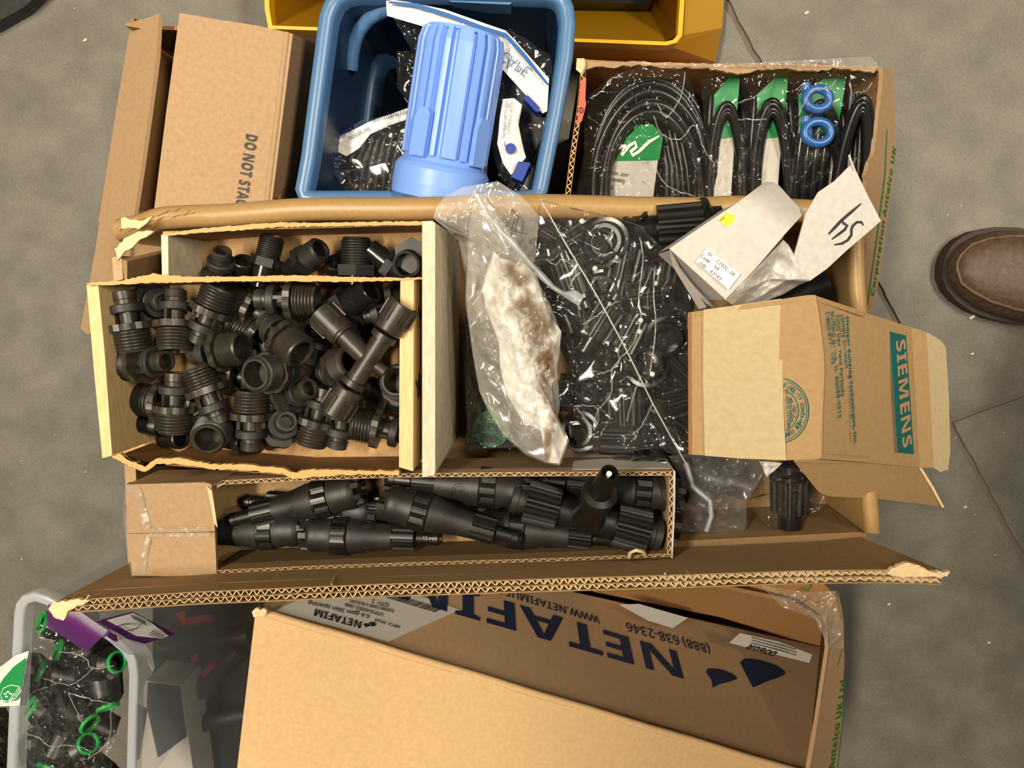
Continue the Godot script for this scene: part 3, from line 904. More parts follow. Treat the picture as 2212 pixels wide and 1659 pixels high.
func fittings() -> void:
	kit()
	var gA := "black threaded hose adaptors in the front compartment of the tray"
	var hi := 0.424
	var lo := 0.403
	# [tail px, thread px, height, up, label]
	var list := [
		[[268, 632], [293, 757], hi, 0, "black adaptor at the tray's back left corner, thread pointing to the front"],
		[[380, 628], [378, 758], hi, 1, "upright black adaptor, thread forward, second along the tray's back row"],
		[[362, 650], [300, 660], lo, -1, "half hidden adaptor wedged between the two back left adaptors of the tray"],
		[[427, 740], [478, 620], hi, 0, "adaptor with thread under the divider and bare tail aimed at the front left"],
		[[592, 690], [512, 655], lo, 0, "low adaptor under the horizontal pair by the divider, thread to the left"],
		[[551, 646], [689, 650], hi, 0, "adaptor lying level along the divider, open tail to the left"],
		[[566, 690], [656, 768], 0.432, 1, "large adaptor in the tray's middle with wide round thread mouth facing up right"],
		[[411, 768], [533, 750], hi, 1, "adaptor with its thread mouth facing right, left of tray centre"],
		[[372, 779], [260, 787], hi, -1, "adaptor by the left board with its tail mouth facing right and up"],
		[[628, 800], [556, 808], 0.432, 1, "adaptor standing nearly on end, open thread mouth in the tray's centre"],
		[[380, 806], [377, 933], 0.428, 0, "front left adaptor with slim tail up and broad thread to the front wall"],
		[[400, 876], [308, 864], lo, 0, "low adaptor behind the front left one, thread against the left board"],
		[[476, 913], [427, 794], hi, 0, "slanting adaptor, thread back and clamp ring towards the front wall"],
		[[470, 900], [449, 948], 0.414, 1, "adaptor with round thread mouth facing up near the front wall"],
		[[543, 972], [545, 843], hi, 0, "adaptor pointing its thread back and its tail straight at the front wall"],
		[[580, 950], [487, 932], lo, 0, "low adaptor behind the straight one, thread showing at its left"],
		[[560, 822], [470, 806], lo, 0, "low adaptor with thread to the left beneath the central mouth"],
		[[622, 908], [596, 936], 0.414, -1, "adaptor standing thread down with its round tail looking up"],
		[[678, 836], [588, 868], 0.416, -1, "adaptor right of centre with its short open tail pointing up right"],
		[[702, 842], [673, 956], 0.416, 0, "adaptor resting its wide thread on the front wall, right of centre"],
		[[728, 960], [752, 850], 0.415, 0, "adaptor under the tee's lower socket with grey tail to the front"],
		[[866, 936], [785, 918], 0.414, 0, "adaptor in the front right corner, ribbed thread facing left"],
		[[885, 850], [856, 822], 0.416, 1, "adaptor mouth half hidden behind the right wooden board"],
		[[690, 815], [768, 778], 0.415, 1, "adaptor under the tee's middle with thread mouth to the upper right"],
		[[652, 800], [690, 692], 0.409, 0, "grey threaded adaptor between the big mouth and the tee's upper socket"],
		[[796, 682], [888, 655], 0.414, 0, "smooth adaptor by the right board with its tail to the left"],
		[[795, 770], [793, 705], lo, 1, "adaptor glimpsed under the fork of the tee"],
		[[590, 752], [530, 712], lo, 0, "low adaptor glimpsed behind the large middle mouth"],
	]
	for q in list:
		fit("adaptor", "hose_adaptor", q[4], q[0], q[1], q[2], q[3], 0.042, gA)
	fit("stub", "hose_stub", "smooth black hose stub in the tray's front left corner", [292, 914], [346, 921], 0.402, 0, 0.02, gA)
	fit("stub", "hose_stub", "short black sleeve lying at the foot of the front left adaptor", [352, 948], [398, 948], 0.398, 1, 0.02, gA)
	fit("nipple", "hex_nipple", "glossy black hex nipple with its tail pointing up right below the divider", [790, 634], [712, 684], 0.424, -0.6, 0.036, gA, "pipe fitting", 0.4, 1.25)
	fit("nipple", "hex_nipple", "small hex nipple half under the right board, above the front right adaptor", [868, 874], [805, 842], 0.406, 0, 0.036, gA)
	# back compartment
	var gB := "black fittings standing in the narrow back compartment of the tray"
	fit("adaptor", "hose_adaptor", "black adaptor beside the pale block in the back compartment", [480, 534], [476, 640], 0.408, -1, 0.042, gB, "pipe fitting", -1.0, 0.9)
	fit("stub", "hose_stub", "short sleeve second from the pale block in the back compartment", [524, 610], [526, 560], 0.404, 1, 0.02, gB)
	fit("nipple", "hex_nipple", "upright hex nipple, thread at the back, third from the pale block", [566, 606], [586, 524], 0.408, 0, 0.036, gB)
	fit("nipple", "hex_nipple", "slanting hex nipple with open thread mouth to the upper right, back compartment", [622, 588], [697, 534], 0.412, 1, 0.036, gB)
	fit("stub", "hose_stub", "small sleeve in the middle of the back compartment", [724, 606], [725, 564], 0.402, 1, 0.02, gB)
	fit("nipple", "hex_nipple", "ribbed nipple standing thread up at the divider, right of the small sleeve", [770, 628], [770, 540], 0.404, 0, 0.036, gB, "pipe fitting", -1.0, 1.25)
	fit("nipple", "hex_nipple", "smooth nipple tail leaning to the upper left near the white board", [810, 546], [878, 600], 0.406, 0, 0.036, gB)
	# elbow: round mouth looking up
	var el := th("elbow_fitting", "black elbow with a wide round mouth facing up, beside the white board", "pipe fitting", P(880, 572, 0.39), gB)
	var g := G.new()
	var c := P(877, 572, 0.424)
	g.lathe([Vector2(0, -0.03), Vector2(0.0085, -0.03), Vector2(0.0085, -0.004), Vector2(0.0092, -0.003), Vector2(0.0092, 0.0), Vector2(0.0076, 0.0), Vector2(0.007, -0.02), Vector2(0, -0.02)], 30, Transform3D(Basis(Vector3(1, 0, 0), 0.25), c))
	part("round_mouth", g, M.black, el)
	var g2 := G.new()
	g2.polar([0.0125, 0.0125, 0.0125, 0.0125, 0.0125, 0.0125], -0.006, 0.0, Transform3D(Basis(Vector3.UP, 0.5), P(888, 552, 0.416)))
	part("hexagon", g2, M.black_matt, el)
	# tee with three fluted sockets
	var tee := th("tee_fitting", "large grey-black tee with three fluted sockets lying on top, right of tray", "tee fitting", P(790, 775, 0.40))
	var up2 := P(862, 676, 0.443)
	var lo2 := P(733, 876, 0.443)
	var br := P(708, 690, 0.437)
	var mid := P(797, 778, 0.442)
	var tg := G.new()
	tg.sweep([lo2.lerp(up2, 0.24), lo2.lerp(up2, 0.78)], 0.0066, 24)
	tg.sweep([mid, mid.lerp(br, 0.62)], 0.0066, 24)
	for f in [0.25, 0.75]:
		var q := lo2.lerp(up2, f)
		var dd := (up2 - lo2).normalized() * 0.002
		tg.sweep([q - dd, q + dd], 0.0086, 24)
	var q3 := mid.lerp(br, 0.6)
	tg.sweep([q3, q3 + (br - mid).normalized() * 0.005], 0.0086, 24)
	tg.sweep([mid, mid + (P(826, 800, 0.442) - mid).normalized() * 0.013], 0.004, 16)
	part("body", tg, M.black_dusty, tee)
	for s in [[lo2, (lo2 - up2).normalized()], [up2, (up2 - lo2).normalized()], [br, (br - mid).normalized()]]:
		var sg := G.new()
		var Y: Vector3 = s[1]
		var X := Y.cross(Vector3.UP).normalized()
		var xf := Transform3D(Basis(X, Y, X.cross(Y)), s[0])
		sg.lathe([Vector2(0, -0.014), Vector2(0.0090, -0.014), Vector2(0.0096, -0.013), Vector2(0.0104, 0.006), Vector2(0.0100, 0.0065), Vector2(0.0072, 0.0065), Vector2(0.007, -0.004), Vector2(0, -0.004)], 30, xf)
		for i in 10: sg.box(Vector3(0.0016, 0.012, 0.0014), xf * Transform3D(Basis(Vector3.UP, TAU * i / 10), Vector3(0.0103 * cos(TAU * i / 10), -0.001, -0.0103 * sin(TAU * i / 10))))
		part("fluted_socket", sg, M.black_dusty, tee)
# ---------------------------------------------------------------- shallow box of long fittings
func long_box() -> void:
	var t := th("shallow_carton", "long shallow cardboard box of black in-line fittings at the front", "box", P(860, 1140, 0.36))
	var h := 0.425
	var b := 0.379
	var back := W([[468, 1046, h], [480, 1038, h], [640, 1030, h], [830, 1023, h], [1100, 1020, h], [1300, 1019, h], [1452, 1018, h]])
	board("back_wall", back, Vector3(0, 0, 1), Vector3(0, b - h, 0), 0.0030, 1, M.kraft, t, 0.006, 0.012)
	var front := W([[468, 1239, h], [640, 1231, h], [860, 1223, h], [1200, 1213, h], [1450, 1203, h]])
	board("front_wall", front, Vector3(0, 0, -1), Vector3(0, b - h, 0), 0.0026, 1, M.kraft_inner, t, 0.006, 0.012)
	var right := W([[1456, 1018, h], [1455, 1100, h], [1451, 1204, h]])
	board("right_wall", right, Vector3(-1, 0, 0), Vector3(0, b - h, 0), 0.0032, 1, M.kraft, t, 0.006, 0.01)
	wall("white_facing", [[1453, 1015], [1459, 1018], [1458, 1100], [1453, 1206], [1450, 1206], [1455, 1100], [1455, 1020]], h + 0.0008, b, M.whiteboard, t)
	wall("left_wall", [[274, 1048], [281, 1048], [290, 1240], [285, 1243]], h - 0.004, b, M.kraft, t)
	wall("bottom", [[274, 1044], [1455, 1018], [1450, 1203], [286, 1243]], b + 0.004, b, M.kraft_inner, t)
	wall("back_outside", [[278, 1045], [468, 1043], [468, 1049], [278, 1051]], h - 0.004, b, M.kraft, t)
	var k1 := sheet("end_flap", [[273, 1047, h + 0.001], [300, 1046, h + 0.002], [440, 1042, h + 0.002], [456, 1046, h + 0.002], [459, 1080, h + 0.002], [464, 1148, h], [276, 1152, h]], 0.003, M.kraft, t)
	sheet("end_flap", [[276, 1153, h], [464, 1150, h], [468, 1242, h + 0.001], [360, 1245, h + 0.001], [286, 1243, h + 0.001]], 0.003, M.kraft, t)
	sheet("torn_liner", [[447, 1050, h + 0.003], [458, 1060, h + 0.003], [470, 1140, h + 0.001], [462, 1130, h + 0.003]], 0.0006, M.flute, t)
	# clear tape over the seam and down the end
	film("clear_tape", [[270, 1048, h + 0.003], [300, 1047, h + 0.003], [306, 1140, h + 0.003], [450, 1138, h + 0.003], [452, 1158, h + 0.003], [310, 1160, h + 0.003], [312, 1244, h + 0.002], [284, 1245, h + 0.002], [274, 1200, h - 0.01], [266, 1100, h - 0.01]], M.tape_film, k1, 0.0, 0.0012, 0.05, 3, false)
	var tp := plane([[1236, 1022, 0.423], [1450, 1020, 0.423], [1430, 985, 0.368]])
	flat("grey_tape", tp, [[1236, 1019], [1240, 978], [1400, 976], [1432, 986], [1454, 1017]], M.grey_label, t, 0.0018)
	flat("clear_tape", tp, [[1322, 1004], [1336, 984], [1380, 980], [1434, 985], [1440, 1008]], M.tape_film, t, 0.0030)
	# curl of torn liner at the front edge
	var cu := G.new()
	cu.sweep(W([[1359, 1206, 0.427], [1362, 1194, 0.434], [1374, 1189, 0.437], [1388, 1192, 0.434], [1394, 1201, 0.428]]), 0.0016, 8, false, 0.3)
	part("liner_curl", cu, M.flute, t)

	var gr := "long black in-line fittings heaped in the shallow cardboard box"
	var L := 0.100
	for q in [
		[[790, 1054], [480, 1128], 0.406, -0.3, "long fitting at the left, toothed head by the back edge, tip under the flap"],
		[[648, 1152], [968, 1164], 0.403, 0, "straight long fitting at the front edge, hose tip marked 13 mm to the right"],
		[[836, 1082], [1120, 1163], 0.420, 0, "long fitting slanting across the middle of the pile, hose tip pointing front right"],
		[[1100, 1058], [868, 1036], 0.412, 0, "long fitting along the back edge with its collar to the right"],
		[[1060, 1136], [1310, 1166], 0.403, 0, "long fitting at the front under the big tee"],
		[[1440, 1066], [1190, 1040], 0.404, 0, "long fitting whose smooth head shows right of the tee's spout"],
		[[662, 1142], [370, 1154], 0.398, 0, "long fitting in the shade under the end flap, head against the front row fitting"],
		[[760, 1100], [570, 1086], 0.392, 0, "dark long fitting at the bottom left of the pile"],
		[[1260, 1050], [1010, 1052], 0.394, 0, "dark long fitting at the bottom along the back edge"],
		[[960, 1110], [760, 1090], 0.394, 0, "dark long fitting under the slanting one"],
		[[1420, 1130], [1200, 1100], 0.394, 0, "dark long fitting at the bottom under the big tee"],
	]:
		var ft := fit("inline", "inline_fitting", q[4], q[0], q[1], q[2], q[3], L, gr)
		if q[1][0] == 968: txt(ft, "13 mm", plane([[880, 1150, q[2] + 0.0056], [940, 1150, q[2] + 0.0056], [900, 1170, q[2] + 0.0056]]), [914, 1162], [944, 1163], M.grey_label, 1.0)
	# the big tee with knurled nuts and an upright spout
	var te := th("tee_fitting", "big black tee with two knurled nuts and a spout standing up in the shallow box", "tee fitting", P(1270, 1110, 0.39), "")
	var hh := 0.418
	var c := P(1272, 1116, hh)
	var l0 := P(1112, 1074, hh)
	var r0 := P(1432, 1160, hh)
	var dx := (r0 - l0).normalized()
	var bx := dx.cross(Vector3.UP).normalized()
	var bg := G.new()
	var xb := Transform3D(Basis(bx, dx, bx.cross(dx)), c)
	bg.lathe([Vector2(0.0130, -0.032), Vector2(0.0130, -0.026), Vector2(0.0105, -0.024), Vector2(0.0105, 0.022), Vector2(0.0130, 0.024), Vector2(0.0130, 0.030)], 30, xb)
	for y in [-0.030, 0.0285]: bg.lathe(ringp(0.0138, 0.010, y - 0.001, y + 0.001), 30, xb)
	part("body", bg, M.black, te)
	for s in [[P(1170, 1090, hh), -1.0], [P(1362, 1141, hh), 1.0]]:
		var nut := G.new()
		var rs := []
		for i in 84: rs.append(0.0160 if i % 3 == 0 else 0.0146)
		var xf := Transform3D(Basis(bx, dx * s[1], bx.cross(dx) * s[1]), s[0])
		nut.polar(rs, -0.0115, 0.0115, xf, 0.95, 1.0)
		part("knurled_nut", nut, M.black, te)
		var en := G.new()
		en.lathe([Vector2(0.0096, 0.0110), Vector2(0.0096, 0.0160), Vector2(0.0108, 0.0165), Vector2(0.0108, 0.0210), Vector2(0.0098, 0.0216), Vector2(0, 0.0216)], 28, xf)
		part("end_cap", en, M.black_matt, te)
	var tp2 := P(1317, 1021, 0.474)
	var s0 := P(1272, 1112, 0.424)
	var dy := (tp2 - s0).normalized()
	var sx := dy.cross(Vector3.RIGHT).normalized()
	var xs := Transform3D(Basis(sx, dy, sx.cross(dy)), s0)
	var ln := s0.distance_to(tp2)
	var sp := G.new()
	sp.lathe([Vector2(0.0128, -0.004), Vector2(0.0118, 0.006), Vector2(0.0100, ln * 0.48), Vector2(0.0118, ln * 0.49), Vector2(0.0120, ln * 0.53), Vector2(0.0112, ln * 0.55), Vector2(0.0072, ln * 0.57), Vector2(0.0058, ln - 0.001), Vector2(0.0055, ln), Vector2(0.0046, ln), Vector2(0.0042, ln - 0.012), Vector2(0, ln - 0.012)], 32, xs)
	sp.box(Vector3(0.0009, 0.004, 0.0088), xs * Transform3D(Basis(Vector3.UP, 0.5), Vector3(0, ln - 0.0045, 0)))
	sp.box(Vector3(0.0088, 0.004, 0.0009), xs * Transform3D(Basis(Vector3.UP, 0.5), Vector3(0, ln - 0.0045, 0)))
	part("spout", sp, M.black, te)
	var dot := G.new()
	dot.lathe([Vector2(0.0017, ln - 0.006), Vector2(0.0017, ln - 0.001), Vector2(0, ln - 0.0008)], 16, xs)
	part("white_pin", dot, M.white, te)

# ---------------------------------------------------------------- blue tote
func tote() -> void:
	var t := th("blue_tote", "blue plastic tote with rounded rim behind the large carton, holding bagged parts", "tote", P(940, 250, 0))
	var h := 0.31
	# rim outline (outer line) in px, rounded corners
	var o := []
	for q in [[660, 340], [682, 170], [696, 62], [700, 35], [708, 12], [720, -8], [740, -22], [770, -28], [960, -30], [1180, -24], [1204, -18], [1220, -4], [1228, 16], [1232, 50], [1226, 120], [1206, 240], [1184, 350], [1172, 410], [1160, 428], [1130, 434], [900, 434], [680, 434], [654, 428], [647, 410]]:
		o.append(P(q[0], q[1], h))
	var prof := [[0.004, -0.012], [0.0045, -0.002], [0.003, 0.001], [-0.001, 0.0022], [-0.0055, 0.0015], [-0.0085, -0.002], [-0.0095, -0.012], [-0.012, -0.06], [-0.020, -0.19], [-0.028, -0.295]]
	var rows := []
	for j in prof.size():
		var row := []
		for i in o.size():
			var a: Vector3 = o[(i - 1 + o.size()) % o.size()]
			var b: Vector3 = o[(i + 1) % o.size()]
			var d := (b - a).normalized()
			var s := Vector3(-d.z, 0, d.x)
			if s.dot(o[i] - P(930, 220, h)) < 0: s = -s
			row.append(o[i] + s * float(prof[j][0]) + Vector3(0, prof[j][1], 0))
		rows.append(row)
	var gr := G.new()
	gr.surf(rows.slice(0, 7), true)
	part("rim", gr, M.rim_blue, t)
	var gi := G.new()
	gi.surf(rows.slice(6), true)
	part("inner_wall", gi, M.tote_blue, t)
	var out := []
	for j in 2:
		var row := []
		for i in o.size(): row.append(rows[5][i].lerp(rows[9][i], j * 1.0) + Vector3(0, -0.004 if j == 0 else -0.006, 0) + (rows[0][i] - rows[9][i]) * Vector3(1, 0, 1) * 0.14)
		out.append(row)
	var go := G.new()
	go.surf(out, true)
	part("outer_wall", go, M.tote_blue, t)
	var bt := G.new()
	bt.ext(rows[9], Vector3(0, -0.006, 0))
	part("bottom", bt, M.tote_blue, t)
	# moulded ribs on the inside
	var rb := G.new()
	rb.sweep(W([[758, 150, 0.262], [760, 120, 0.266], [766, 90, 0.268], [778, 62, 0.272], [800, 38, 0.28], [826, 24, 0.288], [850, 15, 0.292], [880, 10, 0.292]]), 0.006, 12)
	part("moulded_arch", rb, M.rim_blue, t)
	var r2 := G.new()
	r2.sweep(W([[840, 126, 0.185], [822, 130, 0.195], [810, 148, 0.20], [802, 180, 0.20], [796, 225, 0.20], [788, 300, 0.20]]), 0.012, 14, false, 0.6)
	part("moulded_rib", r2, M.rim_blue, t)
	wall("handle_lip", [[960, -2], [975, 4], [1100, 10], [1112, 2], [1112, -30], [950, -30]], 0.305, 0.285, M.rim_blue, t)

	# filter housing lying tilted in the tote
	var f := th("filter_housing", "ribbed sky blue water filter housing lying tilted in the blue tote", "filter housing", P(950, 400, 0.24))
	var a := P(949, 412, 0.300)
	var b := P(1003, 66, 0.318)
	var Y := (b - a).normalized()
	var X := Y.cross(Vector3.UP).normalized()
	var xf := Transform3D(Basis(X, Y, X.cross(Y)), a)
	var L := a.distance_to(b)
	var rs := []
	for k in 4:
		for w in [7, 3, 3, 3, 3]:
			for j in w: rs.append(0.0350)
			rs.append_array([0.0300, 0.0300])
	xf = xf
	var xr := xf * Transform3D(Basis(Vector3.UP, -deg_to_rad(67.0)), Vector3.ZERO)
	var bg := G.new()
	bg.polar(rs, 0.026, L - 0.012, xr, 1.0, 0.98)
	var rs2 := rs.map(func(r): return r * 0.98)
	bg.polar(rs2, L - 0.012, L - 0.003, xr, 1.0, 0.93)
	bg.lathe([Vector2(0.0295, L - 0.004), Vector2(0.0285, L - 0.001), Vector2(0, L)], 36, xf)
	part("ribbed_bowl", bg, M.filter_blue, f)
	var cg := G.new()
	cg.lathe([Vector2(0, -0.010), Vector2(0.030, -0.010), Vector2(0.0385, -0.006), Vector2(0.0390, 0.004), Vector2(0.0385, 0.016), Vector2(0.0362, 0.0195), Vector2(0.034, 0.0215), Vector2(0.0315, 0.0265)], 48, xf)
	part("collar", cg, M.filter_blue, f)
	for an in [-0.47, 0.98, 2.6, 4.1]:
		var lug := G.new()
		var Z := xf * Transform3D(Basis(Vector3.UP, an), Vector3.ZERO)
		lug.ext([Z * Vector3(-0.007, 0.024, 0.0372), Z * Vector3(0.007, 0.024, 0.0372), Z * Vector3(0.007, 0.056, 0.0365), Z * Vector3(0.004, 0.060, 0.0362), Z * Vector3(-0.004, 0.060, 0.0362), Z * Vector3(-0.007, 0.052, 0.0365)], Z.basis * Vector3(0, 0, -0.008))
		part("lug", lug, M.filter_blue, f)
	# bags in the tote
	var g1 := th("parts_bag", "clear bag with white printed band holding black tape, left of the filter housing", "bag", P(790, 380, 0.15))
	var blk := G.new()
	blk.ext(W([[720, 350, 0.235], [800, 285, 0.24], [880, 262, 0.24], [905, 330, 0.24], [880, 450, 0.22], [750, 460, 0.22]]), Vector3(0, -0.10, 0))
	for i in 9:
		var x := 742 + i * 16.0
		blk.sweep(W([[x + 30, 285 + 5 * absf(i - 5.0), 0.243], [x + 14, 350, 0.246], [x, 450, 0.225]]), 0.004, 8)
	part("black_contents", blk, M.black_matt, g1)
	var band := [[660, 342, 0.262], [706, 306, 0.262], [742, 290, 0.262], [800, 262, 0.262], [845, 246, 0.262], [890, 230, 0.262], [892, 254, 0.262], [840, 272, 0.262], [800, 290, 0.262], [776, 320, 0.262], [748, 338, 0.262], [712, 318, 0.262], [692, 338, 0.262], [664, 352, 0.262]]
	film("white_band", band, M.white_film, g1, 0.0, 0.002, 0.03, 4, false, func(_x, _y): return Color(1, 1, 1))
	var bp := plane([[742, 290, 0.266], [890, 230, 0.266], [748, 338, 0.266]])
	txt(g1, "for specs,", bp, [798, 276], [755, 300], M.ink_navy, 1.0)
	txt(g1, "case studies", bp, [786, 262], [728, 300], M.ink_navy, 0.9)
	txt(g1, "visit ndspro.com", bp, [884, 240], [802, 262], M.ink_navy, 1.0)
	film("film", [[646, 360, 0.262], [664, 340, 0.264], [700, 322, 0.264], [790, 286, 0.264], [892, 250, 0.264], [900, 330, 0.264], [870, 452, 0.25], [720, 452, 0.25], [700, 415, 0.25], [690, 370, 0.255], [668, 398, 0.255], [656, 388, 0.255]], M.clear_film, g1, 0.006, 0.006, 0.03, 5)
	var g2 := th("parts_bag", "clear bag with blue striped white header tucked behind the filter housing", "bag", P(1050, 120, 0.2))
	var hb := [[834, 2, 0.31], [850, 0, 0.31], [880, 4, 0.31], [960, 20, 0.31], [1040, 48, 0.31], [1092, 66, 0.31], [1110, 84, 0.31], [1186, 170, 0.31], [1182, 240, 0.31], [1172, 245, 0.31], [1110, 150, 0.31], [1060, 92, 0.31], [900, 48, 0.31], [862, 36, 0.31], [836, 34, 0.31]]
	film("white_header", hb, M.white_film, g2, 0.0, 0.002, 0.03, 9, false, func(_x, _y): return Color(0.95, 0.95, 0.96))
	var hp := plane([[834, 2, 0.314], [1092, 66, 0.314], [1182, 240, 0.314]])
	var sg := G.new()
	stroke_g(sg, hp, [[840, 5], [900, 12], [970, 34], [1040, 60], [1092, 76], [1130, 118], [1184, 184]], 9.0)
	part("blue_stripe", sg, M.clip_blue, g2)
	txt(g2, "LANDSCAPE", hp, [1010, 66], [1140, 158], M.rim_blue, 1.0, true)
	film("film", [[850, 40, 0.30], [900, 50, 0.30], [1060, 95, 0.30], [1100, 60, 0.30], [1190, 120, 0.30], [1196, 200, 0.30], [1176, 290, 0.28], [1140, 420, 0.26], [1090, 430, 0.26], [1080, 300, 0.28], [900, 250, 0.28], [858, 190, 0.29], [856, 110, 0.29], [890, 110, 0.3]], M.clear_film, g2, 0.006, 0.008, 0.025, 15)
	var dk := G.new()
	dk.ext(W([[1090, 140, 0.29], [1180, 240, 0.29], [1170, 300, 0.28], [1100, 420, 0.26], [1050, 420, 0.25], [1060, 200, 0.28]]), Vector3(0, -0.06, 0))
	part("black_contents", dk, M.black_matt, g2)
	var g3 := th("parts_bag", "white labelled bag strip with blue emblem right of the filter housing", "bag", P(1110, 270, 0.2))
	film("white_label", [[1086, 214, 0.306], [1110, 212, 0.306], [1128, 226, 0.306], [1120, 270, 0.306], [1128, 310, 0.306], [1136, 340, 0.306], [1104, 378, 0.306], [1086, 352, 0.306], [1074, 310, 0.306], [1080, 250, 0.306]], M.white_film, g3, 0.002, 0.002, 0.03, 19, false, func(_x, _y): return Color(0.93, 0.93, 0.95))
	var lp3 := plane([[1086, 214, 0.311], [1110, 212, 0.311], [1104, 378, 0.311]])
	txt(g3, "Visit ndspro.com for specs", lp3, [1087, 300], [1094, 216], M.ink_navy, 1.4)
	txt(g3, "detail drawings and case studies", lp3, [1097, 290], [1106, 218], M.ink_navy, 1.4)
	var em := G.new()
	em.lathe([Vector2(0.0042, 0), Vector2(0.0042, 0.0006), Vector2(0, 0.0006)], 24, Transform3D(Basis(), P(1103, 321, 0.3115)))
	stroke_g(em, lp3, [[1092, 304], [1090, 312], [1094, 322], [1098, 326]], 2.0)
	part("blue_emblem", em, M.royal, g3)
	wall("blue_tie", [[1130, 210], [1140, 205], [1166, 232], [1164, 242], [1156, 240]], 0.316, 0.300, M.royal, g3)
	wall("blue_tie", [[1120, 348], [1146, 352], [1128, 392], [1104, 382]], 0.314, 0.290, M.royal, g3)

